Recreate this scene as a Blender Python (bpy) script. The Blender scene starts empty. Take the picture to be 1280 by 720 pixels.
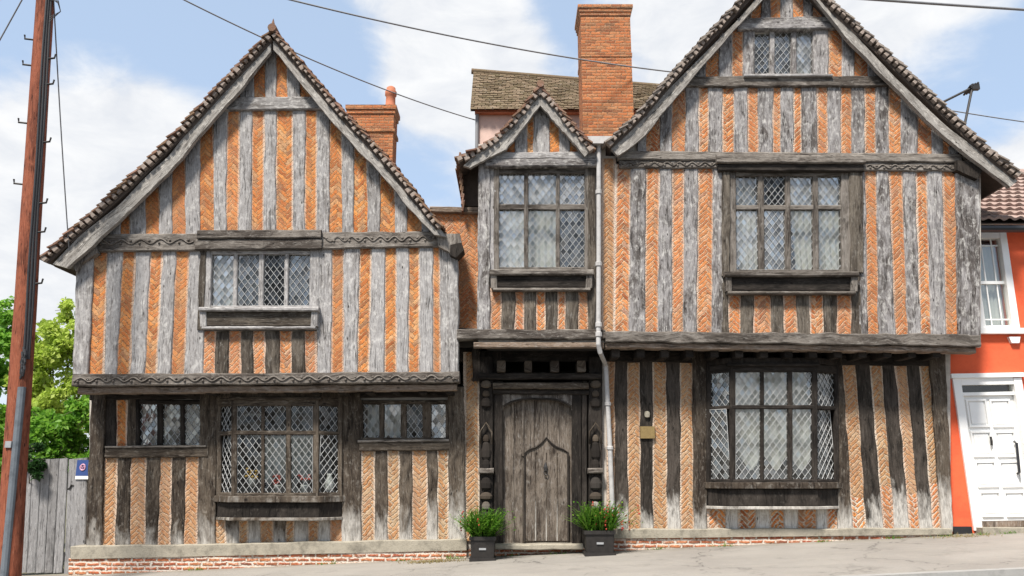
import bpy, math, random
from mathutils import Vector, noise as mnoise
random.seed(11)
R = math.radians
col = bpy.context.scene.collection
sc = bpy.context.scene

# ------------------------------------------------------------------ camera
FPX, DIST, PITCH = 1000.0, 12.5, R(13)
CY = -DIST
ct, st = math.cos(PITCH), math.sin(PITCH)
def ray(px, py):
    a, b = (px - 640) / FPX, (360 - py) / FPX
    return Vector((a, ct - st * b, st + ct * b))
HC = 0.0
_d = ray(630, 690); HC = -(_d.z * DIST / _d.y)          # ground at the doorstep is z = 0
CAM = Vector((0, CY, HC))
def P(px, py, Y):
    d = ray(px, py)
    return CAM + d * ((Y - CY) / d.y)
_a, _b = P(85, 719, 0), P(1190, 669, 0)
GS = (_b.z - _a.z) / (_b.x - _a.x)
G0 = _a.z - GS * _a.x
def gz(x, y=0):
    if x > 30: x = 30
    if x < -30: x = -30
    return G0 + GS * x + 0.012 * min(0, max(y, -3.4))

cam = bpy.data.cameras.new('camera'); cam.lens = 36 * FPX / 1280; cam.sensor_width = 36
cam.clip_end = 3000; cam.clip_start = .05
co = bpy.data.objects.new('camera', cam); col.objects.link(co)
co.location = CAM; co.rotation_euler = (R(90) + PITCH, 0, 0); sc.camera = co

# ------------------------------------------------------------------ node helpers
class NT:
    def __init__(s, name):
        s.m = bpy.data.materials.new(name); s.m.use_nodes = True
        s.t = s.m.node_tree; s.t.nodes.clear()
        s.out = s.t.nodes.new('ShaderNodeOutputMaterial')
    def n(s, kind, **kw):
        nd = s.t.nodes.new(kind)
        for k, v in kw.items():
            if isinstance(k, str) and hasattr(nd, k): setattr(nd, k, v)
        return nd
    def put(s, sock, v):
        if isinstance(v, bpy.types.NodeSocket): s.t.links.new(v, sock)
        elif v is not None:
            if isinstance(v, (tuple, list)) and len(v) == 3 and sock.type == 'RGBA': v = (*v, 1)
            sock.default_value = v
    def math(s, op, a, b=None, c=None, clamp=False):
        nd = s.n('ShaderNodeMath', operation=op, use_clamp=clamp)
        s.put(nd.inputs[0], a)
        if b is not None: s.put(nd.inputs[1], b)
        if c is not None: s.put(nd.inputs[2], c)
        return nd.outputs[0]
    def mr(s, v, a, b, c=0.0, d=1.0, smooth=False):
        nd = s.n('ShaderNodeMapRange'); nd.interpolation_type = 'SMOOTHSTEP' if smooth else 'LINEAR'
        nd.clamp = True
        for i, x in enumerate((v, a, b, c, d)): s.put(nd.inputs[i], x)
        return nd.outputs[0]
    def mix(s, f, a, b, mode='MIX'):
        nd = s.n('ShaderNodeMix', data_type='RGBA', blend_type=mode)
        s.put(nd.inputs[0], f); s.put(nd.inputs[6], a); s.put(nd.inputs[7], b)
        return nd.outputs[2]
    def noise(s, vec, scale, detail=4, rough=.55, dist=0, w=None):
        nd = s.n('ShaderNodeTexNoise')
        if w is not None:
            nd.noise_dimensions = '4D'; s.put(nd.inputs['W'], w)
        if vec is not None: s.put(nd.inputs['Vector'], vec)
        s.put(nd.inputs['Scale'], scale); s.put(nd.inputs['Detail'], detail)
        s.put(nd.inputs['Roughness'], rough); s.put(nd.inputs['Distortion'], dist)
        return nd.outputs['Fac']
    def ramp(s, f, stops, interp='LINEAR'):
        nd = s.n('ShaderNodeValToRGB'); cr = nd.color_ramp; cr.interpolation = interp
        while len(cr.elements) < len(stops): cr.elements.new(.5)
        for e, (p, c) in zip(cr.elements, stops):
            e.position = p; e.color = (*c, 1)
        s.put(nd.inputs[0], f); return nd.outputs[0]
    def xyz(s, v):
        nd = s.n('ShaderNodeSeparateXYZ'); s.put(nd.inputs[0], v); return nd.outputs
    def comb(s, x, y, z=0.0):
        nd = s.n('ShaderNodeCombineXYZ')
        s.put(nd.inputs[0], x); s.put(nd.inputs[1], y); s.put(nd.inputs[2], z); return nd.outputs[0]
    def mapv(s, v, scale=(1, 1, 1)):
        nd = s.n('ShaderNodeMapping'); s.put(nd.inputs['Vector'], v); nd.inputs['Scale'].default_value = scale
        return nd.outputs[0]
    def uv(s, name):
        return s.n('ShaderNodeUVMap', uv_map=name).outputs[0]
    def obj(s): return s.n('ShaderNodeTexCoord').outputs['Object']
    def rnd(s): return s.n('ShaderNodeObjectInfo').outputs['Random']
    def bump(s, h, strength=.4, dist=.01, normal=None):
        nd = s.n('ShaderNodeBump'); s.put(nd.inputs['Height'], h)
        nd.inputs['Strength'].default_value = strength; nd.inputs['Distance'].default_value = dist
        if normal is not None: s.put(nd.inputs['Normal'], normal)
        return nd.outputs[0]
    def bsdf(s, color, rough=.8, normal=None, metal=0.0, spec=.3, **kw):
        b = s.n('ShaderNodeBsdfPrincipled')
        s.put(b.inputs['Base Color'], color); s.put(b.inputs['Roughness'], rough)
        b.inputs['Metallic'].default_value = metal; b.inputs['Specular IOR Level'].default_value = spec
        if normal is not None: s.put(b.inputs['Normal'], normal)
        for k, v in kw.items(): s.put(b.inputs[k.replace('_', ' ')], v)
        s.t.links.new(b.outputs[0], s.out.inputs[0]); return b

# ------------------------------------------------------------------ materials
def brick_mat(name, stops, mortar, unit=.058, mw=(.05, .15), lime=.35, limecol=(.50, .36, .23), herring=True, edge_w=.05, dark=.5):
    t = NT(name)
    uv = t.xyz(t.uv('UVMap')); e = t.xyz(t.uv('edge'))
    U, V, HW, SD = uv[0], uv[1], e[0], e[1]
    vec = t.comb(U, V, t.math('MULTIPLY', SD, 40))
    wob = t.math('SUBTRACT', t.noise(vec, 9, 2), .5)
    wob2 = t.math('SUBTRACT', t.noise(vec, 28, 2), .5)
    wb = t.math('ADD', t.math('MULTIPLY', wob, 1.1), t.math('MULTIPLY', wob2, .55))
    if herring:
        X = t.math('ADD', t.math('MULTIPLY', t.math('ADD', U, V), .7071 / unit), t.math('MULTIPLY', SD, 61.7))
        Y = t.math('ADD', t.math('MULTIPLY', t.math('SUBTRACT', V, U), .7071 / unit), t.math('MULTIPLY', SD, 23.3))
        X = t.math('ADD', X, wb); Y = t.math('ADD', Y, t.math('ADD', t.math('MULTIPLY', wob, .9), t.math('MULTIPLY', wob2, -.5)))
        i, j = t.math('FLOOR', X), t.math('FLOOR', Y)
        fx, fy = t.math('SUBTRACT', X, i), t.math('SUBTRACT', Y, j)
        m = t.math('FLOORED_MODULO', t.math('ADD', t.math('SUBTRACT', i, j), .01), 6.0)
        m = t.math('FLOOR', m)
        ish = t.math('LESS_THAN', m, 2.5)
        m5 = t.math('SUBTRACT', 5, m)
        def sel(a, b):
            return t.math('ADD', t.math('MULTIPLY', ish, a), t.math('MULTIPLY', t.math('SUBTRACT', 1, ish), b))
        lx = sel(t.math('ADD', fx, m), t.math('ADD', fy, m5)); ly = sel(fy, fx)
        bi = sel(t.math('SUBTRACT', i, m), t.math('ADD', i, 311)); bj = sel(j, t.math('SUBTRACT', j, m5))
        ln = 3.0
    else:
        Y = t.math('ADD', t.math('DIVIDE', V, unit), t.math('MULTIPLY', wb, .6))
        bj = t.math('FLOOR', Y)
        odd = t.math('FLOORED_MODULO', bj, 2.0)
        X = t.math('ADD', t.math('ADD', t.math('DIVIDE', U, unit), t.math('MULTIPLY', odd, 1.5)), t.math('MULTIPLY', wb, .8))
        bi = t.math('FLOOR', t.math('DIVIDE', X, 3.0))
        lx = t.math('SUBTRACT', X, t.math('MULTIPLY', bi, 3.0)); ly = t.math('SUBTRACT', Y, bj); ln = 3.0
    ed = t.math('MINIMUM', t.math('MINIMUM', lx, t.math('SUBTRACT', ln, lx)), t.math('MINIMUM', ly, t.math('SUBTRACT', 1.0, ly)))
    mort = t.mr(ed, mw[0], mw[1])
    wn = t.n('ShaderNodeTexWhiteNoise', noise_dimensions='3D')
    t.put(wn.inputs[0], t.comb(bi, bj, t.math('MULTIPLY', SD, 9)))
    c = t.ramp(wn.outputs[0], stops)
    fine = t.noise(vec, 90, 3)
    c = t.mix(t.mr(fine, .35, .75, 0, .45), c, (.20, .10, .055))
    big = t.noise(vec, 2.6, 4)
    c = t.mix(t.mr(big, .52, .72, 0, dark), c, (.21, .11, .06))
    mc = t.mix(t.mr(fine, .3, .8), mortar, tuple(x * .6 for x in mortar))
    c = t.mix(mort, mc, c)
    mot = t.noise(vec, 14, 3, .6, .8)
    c = t.mix(t.mr(mot, .5, .66, 0, .5), c, (.26, .115, .05))
    spot = t.noise(vec, 24, 4, .7)
    c = t.mix(t.mr(spot, .535, .64, 0, .85), c, (.15, .07, .034))
    c = t.mix(t.mr(spot, .44, .33, 0, .35), c, tuple(min(1, x * 1.1) for x in mortar))
    l = t.noise(vec, 11, 5, .7)
    c = t.mix(t.mr(l, .56, .72, 0, lime), c, limecol)
    eg = t.math('ADD', t.math('SUBTRACT', HW, t.math('ABSOLUTE', U)), t.math('MULTIPLY', wob2, .03))
    em = t.mr(eg, edge_w * .42, edge_w * .95, 1, 0)
    c = t.mix(t.math('MULTIPLY', em, .75), c, (.56, .50, .42))
    pn = t.n('ShaderNodeTexWhiteNoise', noise_dimensions='1D'); t.put(pn.inputs['W'], t.math('MULTIPLY', SD, 917))
    pc = t.xyz(pn.outputs['Color'])
    if herring:
        c = t.mix(t.mr(pc[0], .5, 1, 0, .25), c, (.46, .22, .13))
        c = t.mix(t.mr(pc[1], .4, 1, 0, .45), c, (.34, .14, .06))
        soot = t.noise(t.comb(t.math('MULTIPLY', U, 5), t.math('MULTIPLY', V, 1.3), t.math('MULTIPLY', SD, 70)), 1, 5, .65)
        c = t.mix(t.mr(soot, .54, .68, 0, .55), c, (.26, .165, .105))
        c = t.mix(t.mr(soot, .42, .3, 0, .25), c, (.60, .42, .27))
    h = t.math('ADD', mort, t.math('MULTIPLY', fine, .5))
    t.bsdf(c, .9, t.bump(h, .8, .012), spec=.15)
    return t.m

ORANGE = [(0, (.27, .07, .02)), (.2, (.46, .13, .03)), (.45, (.61, .20, .045)), (.7, (.66, .26, .065)), (.86, (.60, .35, .17)), (.93, (.34, .20, .12)), (1, (.22, .09, .04))]
SALMON = [(0, (.33, .145, .055)), (.3, (.43, .215, .085)), (.6, (.45, .275, .135)), (.85, (.41, .31, .19)), (1, (.36, .21, .12))]
RED = [(0, (.30, .06, .03)), (.4, (.45, .12, .05)), (.7, (.5, .19, .08)), (1, (.20, .06, .04))]
M = {}
M['brick'] = brick_mat('orange_herringbone_brick', ORANGE, (.55, .34, .17), lime=.2, mw=(.03, .11))
M['brick_right'] = brick_mat('rose_herringbone_brick', [(p, (c[0], c[1] * 1.0, c[2] * 1.25)) for p, c in ORANGE], (.60, .46, .31), lime=.22, mw=(.04, .15))
M['brick_low'] = brick_mat('limewashed_herringbone_brick', SALMON, (.47, .38, .27), lime=.45, mw=(.05, .2), dark=.35)
M['brick_foot'] = brick_mat('red_herringbone_brick', [(p, (c[0] * 1.05, c[1], c[2])) for p, c in ORANGE], (.62, .56, .46), lime=.25, mw=(.10, .24), edge_w=.055, dark=.3)
M['brick_plinth'] = brick_mat('plinth_brick', RED, (.66, .58, .49), unit=.062, mw=(.12, .3), lime=1.0, limecol=(.58, .50, .42), herring=False, dark=.3)
M['brick_chimney'] = brick_mat('chimney_brick', [(0, (.14, .05, .03)), (.25, (.38, .11, .04)), (.6, (.52, .17, .06)), (.85, (.48, .22, .1)), (1, (.09, .055, .04))], (.36, .22, .13), unit=.064, mw=(.03, .16), lime=.3, herring=False)

def timber_mat(name, pale, mid, dark, drk=(.46, .62), lime=.5, crack=.8, lime_lo=.5, limecol=(.52, .50, .47), foot=None):
    t = NT(name)
    uv = t.uv('UVMap'); r = t.rnd()
    s = t.xyz(uv)
    w = t.math('MULTIPLY', r, 57.0)
    g = t.noise(t.comb(t.math('MULTIPLY', s[0], 34), t.math('MULTIPLY', s[1], 1.6), 0), 1, 6, .65, .6, w)
    fine = t.noise(t.comb(t.math('MULTIPLY', s[0], 140), t.math('MULTIPLY', s[1], 7), 0), 1, 4, .6, .3, w)
    pat = t.noise(t.comb(t.math('MULTIPLY', s[0], 5), t.math('MULTIPLY', s[1], 1.5), 0), 1, 6, .7, 1.2, w)
    spk = t.noise(t.comb(t.math('MULTIPLY', s[0], 52), t.math('MULTIPLY', s[1], 10), 11), 1, 4, .75, .6, w)
    blot = t.noise(t.comb(t.math('MULTIPLY', s[0], 16), t.math('MULTIPLY', s[1], 9), 3), 1, 5, .7, .5, w)
    c = t.mix(t.mr(g, .3, .7), mid, pale)
    tone = t.n('ShaderNodeTexWhiteNoise', noise_dimensions='1D'); t.put(tone.inputs['W'], w)
    c = t.mix(t.mr(tone.outputs['Value'], .45, 1, 0, .55), c, mid)
    c = t.mix(t.mr(tone.outputs['Value'], .3, 0, 0, .35), c, dark)
    c = t.mix(t.mr(fine, .45, .75, 0, .55), c, dark)
    shade = t.math('ADD', pat, t.math('MULTIPLY', t.math('SUBTRACT', r, .5), .12))
    c = t.mix(t.mr(shade, drk[0], drk[1], 0, .85), c, dark)
    c = t.mix(t.mr(blot, lime_lo, lime_lo + .14, 0, lime), c, limecol)
    c = t.mix(t.mr(spk, .555, .65, 0, .8), c, dark)
    c = t.mix(t.mr(spk, .43, .34, 0, .4), c, limecol)
    cr = t.noise(t.comb(t.math('MULTIPLY', s[0], 22), t.math('MULTIPLY', s[1], .8), 7), 1, 2, .5, .8, w)
    crack_m = t.mr(t.math('ABSOLUTE', t.math('SUBTRACT', cr, .5)), .0, .018, 1, 0)
    gate = t.mr(pat, .42, .55)
    ck = t.math('MULTIPLY', t.math('MULTIPLY', crack_m, gate), crack)
    c = t.mix(ck, c, tuple(x * .25 for x in dark))
    if foot:                                        # limewash splashed up from the plinth, ragged upper edge
        o = t.xyz(t.obj()); hz = t.math('SUBTRACT', t.math('SUBTRACT', o[2], G0), t.math('MULTIPLY', o[0], GS))
        rag = t.math('MULTIPLY', t.math('SUBTRACT', t.noise(t.comb(t.math('MULTIPLY', s[0], 9), t.math('MULTIPLY', s[1], 3), 1), 1, 5, .7, .4, w), .5), 1.5)
        hz = t.math('ADD', t.math('ADD', hz, rag), t.math('MULTIPLY', t.math('SUBTRACT', r, .5), .35))
        fm = t.math('MULTIPLY', t.mr(hz, foot[0], foot[1], 1, 0), t.mr(spk, .38, .55, .55, 1))
        c = t.mix(t.math('MULTIPLY', fm, foot[2]), c, (.56, .53, .48))
    vo = t.n('ShaderNodeTexVoronoi'); t.put(vo.inputs['Vector'], t.comb(t.math('MULTIPLY', s[0], 7), t.math('MULTIPLY', s[1], 3.2), w)); vo.inputs['Scale'].default_value = 1
    hole = t.mr(vo.outputs['Distance'], .05, .1, .9, 0)
    c = t.mix(hole, c, tuple(x * .3 for x in dark))
    h = t.math('SUBTRACT', t.math('ADD', t.math('MULTIPLY', g, .8), t.math('MULTIPLY', fine, .5)), t.math('MULTIPLY', ck, 1.2))
    t.bsdf(c, .85, t.bump(h, .7, .012), spec=.2)
    return t.m
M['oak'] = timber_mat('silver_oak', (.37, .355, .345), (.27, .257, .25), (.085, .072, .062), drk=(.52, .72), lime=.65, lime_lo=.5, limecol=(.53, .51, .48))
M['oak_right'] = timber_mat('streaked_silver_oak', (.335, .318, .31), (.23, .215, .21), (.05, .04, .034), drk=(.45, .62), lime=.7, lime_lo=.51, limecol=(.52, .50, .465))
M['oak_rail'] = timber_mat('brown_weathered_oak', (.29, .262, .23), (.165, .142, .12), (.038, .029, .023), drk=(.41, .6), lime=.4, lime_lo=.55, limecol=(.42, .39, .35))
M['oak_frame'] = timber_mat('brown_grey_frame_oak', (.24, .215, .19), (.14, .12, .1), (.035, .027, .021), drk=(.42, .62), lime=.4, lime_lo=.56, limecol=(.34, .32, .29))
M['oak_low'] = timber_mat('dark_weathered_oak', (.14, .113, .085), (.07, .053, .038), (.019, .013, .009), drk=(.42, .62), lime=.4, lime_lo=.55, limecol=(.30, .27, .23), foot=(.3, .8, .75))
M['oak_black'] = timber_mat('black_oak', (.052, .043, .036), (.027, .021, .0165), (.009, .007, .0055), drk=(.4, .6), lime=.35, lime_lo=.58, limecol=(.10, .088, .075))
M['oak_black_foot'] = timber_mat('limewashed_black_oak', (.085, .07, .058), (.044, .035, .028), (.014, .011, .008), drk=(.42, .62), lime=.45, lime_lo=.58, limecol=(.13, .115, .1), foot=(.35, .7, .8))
M['oak_barge'] = timber_mat('pale_brown_grey_oak', (.35, .33, .305), (.25, .233, .21), (.085, .07, .058), drk=(.54, .74), lime=.6, lime_lo=.52, limecol=(.56, .53, .48))
M['oak_lime'] = timber_mat('limewashed_oak', (.55, .53, .49), (.46, .43, .39), (.25, .21, .17), drk=(.55, .75), lime=.7, lime_lo=.45, limecol=(.6, .58, .54))
M['oak_cripple'] = timber_mat('brown_oak', (.18, .155, .125), (.1, .082, .063), (.034, .026, .019), drk=(.4, .58), lime=.35, lime_lo=.57, limecol=(.33, .31, .28))
M['door_oak'] = timber_mat('grey_door_oak', (.24, .205, .17), (.135, .108, .084), (.03, .021, .015), drk=(.42, .62), lime=.4, lime_lo=.56, limecol=(.36, .34, .31))
M['gate_wood'] = timber_mat('grey_gate_board', (.29, .28, .275), (.22, .213, .21), (.09, .084, .08), drk=(.55, .75), lime=.25, lime_lo=.58)
M['brown_board'] = timber_mat('brown_board', (.27, .205, .155), (.2, .145, .105), (.07, .05, .035), drk=(.5, .7), lime=.15)
M['pole_wood'] = timber_mat('red_brown_pole', (.33, .11, .058), (.22, .062, .032), (.07, .022, .014), drk=(.5, .72), lime=.3, lime_lo=.6, limecol=(.38, .18, .11))

def plain(name, color, rough=.7, var=.25, scale=12, bumpd=.004, metal=0.0, spec=.3, dark=None):
    t = NT(name); o = t.obj()
    n = t.noise(o, scale, 6, .65)
    d = dark or tuple(x * (1 - var) for x in color)
    l = tuple(min(1, x * (1 + var * .4)) for x in color)
    c = t.ramp(n, [(.25, d), (.5, color), (.78, l)])
    f = t.noise(o, scale * 9, 3)
    c = t.mix(t.mr(f, .5, .8, 0, var), c, d)
    t.bsdf(c, rough, t.bump(t.math('ADD', n, t.math('MULTIPLY', f, .4)), .5, bumpd) if bumpd else None, metal, spec)
    return t.m
M['lime'] = plain('lime_plaster', (.46, .42, .37), .95, .35, 7, .01)
M['plaster_grey'] = plain('grey_lime_panel', (.33, .32, .29), .95, .5, 9, .01)
M['sill_stone'] = plain('weathered_sill_render', (.29, .26, .205), .95, .55, 7, .02)
M['lead'] = plain('lead_came', (.41, .41, .40), .55, .3, 20, 0)
M['lead_dark'] = plain('dark_lead_came', (.42, .42, .41), .55, .35, 20, 0)
M['pipe'] = plain('pale_painted_iron', (.40, .385, .37), .5, .3, 14, .002)
M['black_paint'] = plain('black_paint', (.018, .018, .02), .35, .4, 9, .001, spec=.5)
M['box_black'] = plain('black_planter_wood', (.022, .019, .017), .55, .5, 14, .003)
M['white_paint'] = plain('white_gloss_paint', (.78, .77, .74), .35, .07, 3, .001, spec=.5)
M['coral'] = plain('coral_limewash', (.68, .115, .045), .9, .22, 2.2, .012, dark=(.52, .08, .035))
M['pink_plaster'] = plain('pale_pink_plaster', (.55, .40, .34), .95, .2, 4, .006)
M['brass'] = plain('tarnished_brass', (.30, .21, .09), .45, .3, 30, 0, .6)
M['iron'] = plain('dark_iron', (.05, .047, .045), .5, .3, 20, .001, .6)
M['grey_metal'] = plain('galvanised_metal', (.38, .38, .38), .5, .2, 20, 0, .5)
M['cover'] = plain('grey_cable_cover', (.12, .135, .15), .55, .4, 8, .002)
M['cable'] = plain('black_cable', (.03, .03, .032), .5, .2, 8, 0)
M['cable_grey'] = plain('grey_cable', (.20, .20, .205), .6, .2, 8, 0)
M['cloth'] = plain('net_cloth', (.52, .50, .46), .95, .1, 6, 0)
M['china'] = plain('white_china', (.5, .48, .45), .25, .08, 6, 0, spec=.5)
M['terracotta'] = plain('terracotta', (.42, .15, .08), .8, .3, 9, .003)
M['flower_red'] = plain('red_petals', (.34, .04, .025), .7, .3, 20, 0)
M['flower_orange'] = plain('orange_petals', (.65, .17, .04), .7, .3, 20, 0)
M['flower_yellow'] = plain('yellow_petals', (.40, .24, .05), .7, .3, 20, 0)
M['sign_blue'] = plain('blue_enamel', (.03, .06, .19), .35, .15, 9, 0, spec=.5)
M['sign_pink'] = plain('pink_enamel', (.60, .33, .42), .4, .1, 9, 0)
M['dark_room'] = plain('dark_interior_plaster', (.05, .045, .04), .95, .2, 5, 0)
M['soil'] = plain('soil', (.045, .032, .022), 1, .4, 20, .01)
M['side_plaster'] = plain('cream_plaster', (.42, .36, .28), .95, .25, 3, .01)

def tile_mat(name, cols, moss=.0, mosscol=(.13, .12, .05), course=None):
    t = NT(name); o = t.obj(); g = t.n('ShaderNodeNewGeometry')
    isl = g.outputs['Random Per Island']
    c = t.ramp(isl, cols)
    n = t.noise(o, 5, 6, .7); f = t.noise(o, 38, 4, .6)
    s = t.xyz(o)
    c = t.mix(t.mr(f, .45, .75, 0, .6), c, tuple(x * .5 for x in cols[0][1]))
    c = t.mix(t.mr(n, .45, .62, 0, moss), c, mosscol)
    c = t.mix(t.mr(t.noise(o, 16, 4), .58, .7, 0, .45), c, (.32, .30, .26))
    t.bsdf(c, .95, t.bump(t.math('ADD', n, f), .6, .012), spec=.1)
    return t.m
M['tile'] = tile_mat('brown_clay_tile', [(0, (.15, .085, .062)), (.5, (.22, .125, .09)), (1, (.29, .17, .125))], .3)
M['tile_grey'] = tile_mat('grey_brown_clay_tile', [(0, (.17, .14, .12)), (.5, (.25, .21, .18)), (1, (.33, .28, .24))], .3, (.12, .11, .085))
M['tile_moss'] = tile_mat('mossy_tile', [(0, (.10, .075, .045)), (.5, (.16, .115, .075)), (1, (.21, .155, .105))], .5, (.115, .095, .05))
M['tile_pink'] = tile_mat('rose_pantile', [(0, (.27, .185, .155)), (.5, (.34, .245, .21)), (1, (.40, .31, .27))], .25, (.22, .17, .13))
M['under'] = plain('dark_roof_batten', (.085, .065, .052), .95, .3, 12, .005)
M['verge'] = plain('verge_mortar', (.27, .22, .185), .95, .4, 14, .01)

def glass_mat(name, refl=.35, tint=(.8, .84, .82), rough=.06, wob=.11, film=0.0, filmcol=(.62, .65, .66)):
    """old quarry glass: each diamond sits at its own small angle; film = how dusty / opaque the old glass is"""
    t = NT(name)
    uv = t.xyz(t.uv('UVMap'))
    a = t.math('FLOOR', t.math('ADD', uv[0], uv[1])); b = t.math('FLOOR', t.math('SUBTRACT', uv[0], uv[1]))
    wn = t.n('ShaderNodeTexWhiteNoise', noise_dimensions='3D'); t.put(wn.inputs[0], t.comb(a, b, t.math('MULTIPLY', t.rnd(), 31)))
    v = t.n('ShaderNodeVectorMath', operation='SUBTRACT'); t.put(v.inputs[0], wn.outputs['Color']); v.inputs[1].default_value = (.5, .5, .5)
    sc_ = t.n('ShaderNodeVectorMath', operation='SCALE'); t.put(sc_.inputs[0], v.outputs[0]); sc_.inputs['Scale'].default_value = wob
    ad = t.n('ShaderNodeVectorMath', operation='ADD'); t.put(ad.inputs[0], t.n('ShaderNodeNewGeometry').outputs['Normal']); t.put(ad.inputs[1], sc_.outputs[0])
    nm = t.n('ShaderNodeVectorMath', operation='NORMALIZE'); t.put(nm.inputs[0], ad.outputs[0])
    gl = t.n('ShaderNodeBsdfGlossy'); gl.inputs['Roughness'].default_value = rough; gl.inputs['Color'].default_value = (1, .97, .93, 1)
    t.put(gl.inputs['Normal'], nm.outputs[0])
    tr = t.n('ShaderNodeBsdfTransparent'); tr.inputs[0].default_value = (*tint, 1)
    df = t.n('ShaderNodeBsdfDiffuse'); df.inputs[0].default_value = (*filmcol, 1)
    fl = t.math('MULTIPLY', t.mr(t.noise(t.comb(uv[0], uv[1], t.math('MULTIPLY', t.rnd(), 9)), .55, 4), .3, .7, .35, 1.25), film, clamp=True)
    fl = t.math('MULTIPLY', fl, t.mr(wn.outputs['Value'], 0, 1, .55, 1.25), clamp=True)
    m1 = t.n('ShaderNodeMixShader'); t.put(m1.inputs[0], fl); t.put(m1.inputs[1], tr.outputs[0]); t.put(m1.inputs[2], df.outputs[0])
    m2 = t.n('ShaderNodeMixShader')
    t.put(m2.inputs[0], t.mr(wn.outputs['Value'], 0, 1, refl * .35, refl * 1.6)); t.put(m2.inputs[1], m1.outputs[0]); t.put(m2.inputs[2], gl.outputs[0])
    t.t.links.new(m2.outputs[0], t.out.inputs[0])
    return t.m
M['glass_up'] = glass_mat('dusty_quarry_glass', .26, film=.2, filmcol=(.5, .5, .48))
M['glass_film'] = glass_mat('grimy_quarry_glass', .08, film=.6, filmcol=(.42, .41, .36))
M['glass_mid'] = glass_mat('quarry_glass', .15, film=.06, filmcol=(.45, .46, .45))
M['glass_dark'] = glass_mat('clear_quarry_glass', .045, film=.01)
M['glass_low'] = glass_mat('grey_quarry_glass', .13, film=.12, filmcol=(.5, .5, .47))
M['sash_glass'] = glass_mat('sash_glass', .12, wob=.0, film=.02)

def leaf_mat(name, a, b, c3):
    t = NT(name); g = t.n('ShaderNodeNewGeometry')
    c = t.ramp(g.outputs['Random Per Island'], [(0, a), (.5, b), (1, c3)])
    n = t.noise(t.obj(), 1.6, 3)
    c = t.mix(t.mr(n, .4, .65, 0, .5), c, a)
    d = t.bsdf(c, .5, spec=.35)
    tl = t.n('ShaderNodeBsdfTranslucent'); t.put(tl.inputs[0], c)
    mx = t.n('ShaderNodeMixShader'); mx.inputs[0].default_value = .55
    t.t.links.new(d.outputs[0], mx.inputs[1]); t.t.links.new(tl.outputs[0], mx.inputs[2]); t.t.links.new(mx.outputs[0], t.out.inputs[0])
    return t.m
M['leaf_light'] = leaf_mat('yellow_green_leaves', (.32, .44, .06), (.48, .60, .10), (.60, .68, .18))
M['leaf_mid'] = leaf_mat('green_leaves', (.10, .25, .025), (.18, .38, .04), (.30, .50, .07))
M['leaf_dark'] = leaf_mat('deep_green_leaves', (.015, .045, .010), (.03, .085, .018), (.05, .12, .03))
M['leaf_plant'] = leaf_mat('planter_leaves', (.05, .14, .012), (.10, .24, .02), (.2, .33, .045))
M['straw'] = leaf_mat('dry_grass_blades', (.26, .20, .10), (.36, .28, .14), (.30, .30, .11))
M['bark'] = plain('bark', (.09, .07, .05), .95, .4, 14, .01)

M['far_earth'] = plain('far_dull_ground', (.10, .095, .085), .95, .3, .5, 0)
def ground_mat(name, base, dark, tan, s=1.0):
    t = NT(name); o = t.obj()
    n = t.noise(o, .55, 6, .6); f = t.noise(o, 130, 3, .7); md = t.noise(o, 5, 6, .7)
    c = t.mix(t.mr(n, .35, .65), base, dark)
    c = t.mix(t.mr(md, .5, .75, 0, .45), c, tan)
    st_ = t.noise(t.mapv(o, (.35, 2.6, 1)), 1.3, 5, .65)
    c = t.mix(t.mr(st_, .52, .68, 0, .45), c, tuple(x * .72 for x in base))
    sp = t.noise(o, 60, 2)
    c = t.mix(t.mr(f, .5, .8, 0, .45), c, tuple(x * .55 for x in dark))
    c = t.mix(t.mr(sp, .66, .72, 0, .5), c, tuple(min(1, x * 1.5) for x in base))
    vc = t.n('ShaderNodeTexVoronoi', feature='DISTANCE_TO_EDGE'); wv = t.n('ShaderNodeVectorMath', operation='ADD')
    nz = t.n('ShaderNodeTexNoise'); t.put(nz.inputs['Vector'], o); nz.inputs['Scale'].default_value = 2.2; nz.inputs['Detail'].default_value = 6
    sv = t.n('ShaderNodeVectorMath', operation='SCALE'); t.put(sv.inputs[0], nz.outputs['Color']); sv.inputs['Scale'].default_value = .9
    t.put(wv.inputs[0], o); t.put(wv.inputs[1], sv.outputs[0]); t.put(vc.inputs['Vector'], wv.outputs[0]); vc.inputs['Scale'].default_value = .55
    ck = t.math('MULTIPLY', t.mr(vc.outputs['Distance'], 0, .012, 1, 0), t.mr(n, .45, .6))
    c = t.mix(t.math('MULTIPLY', ck, .75), c, tuple(x * .3 for x in dark))
    st2 = t.noise(o, 1.4, 7, .75)
    c = t.mix(t.mr(st2, .56, .64, 0, .4), c, tuple(x * .6 for x in dark))
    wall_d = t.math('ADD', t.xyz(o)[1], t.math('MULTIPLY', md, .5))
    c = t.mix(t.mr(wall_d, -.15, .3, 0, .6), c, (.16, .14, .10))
    t.bsdf(c, .92, t.bump(t.math('ADD', f, md), .6, .008), spec=.2)
    return t.m
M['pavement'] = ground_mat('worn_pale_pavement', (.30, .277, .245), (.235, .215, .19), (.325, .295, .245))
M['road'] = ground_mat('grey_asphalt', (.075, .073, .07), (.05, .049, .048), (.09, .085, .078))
M['kerb'] = plain('kerb_stone', (.3, .29, .27), .9, .25, 9, .006)
M['earth'] = ground_mat('garden_ground', (.09, .10, .045), (.06, .075, .03), (.13, .11, .06))

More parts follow.
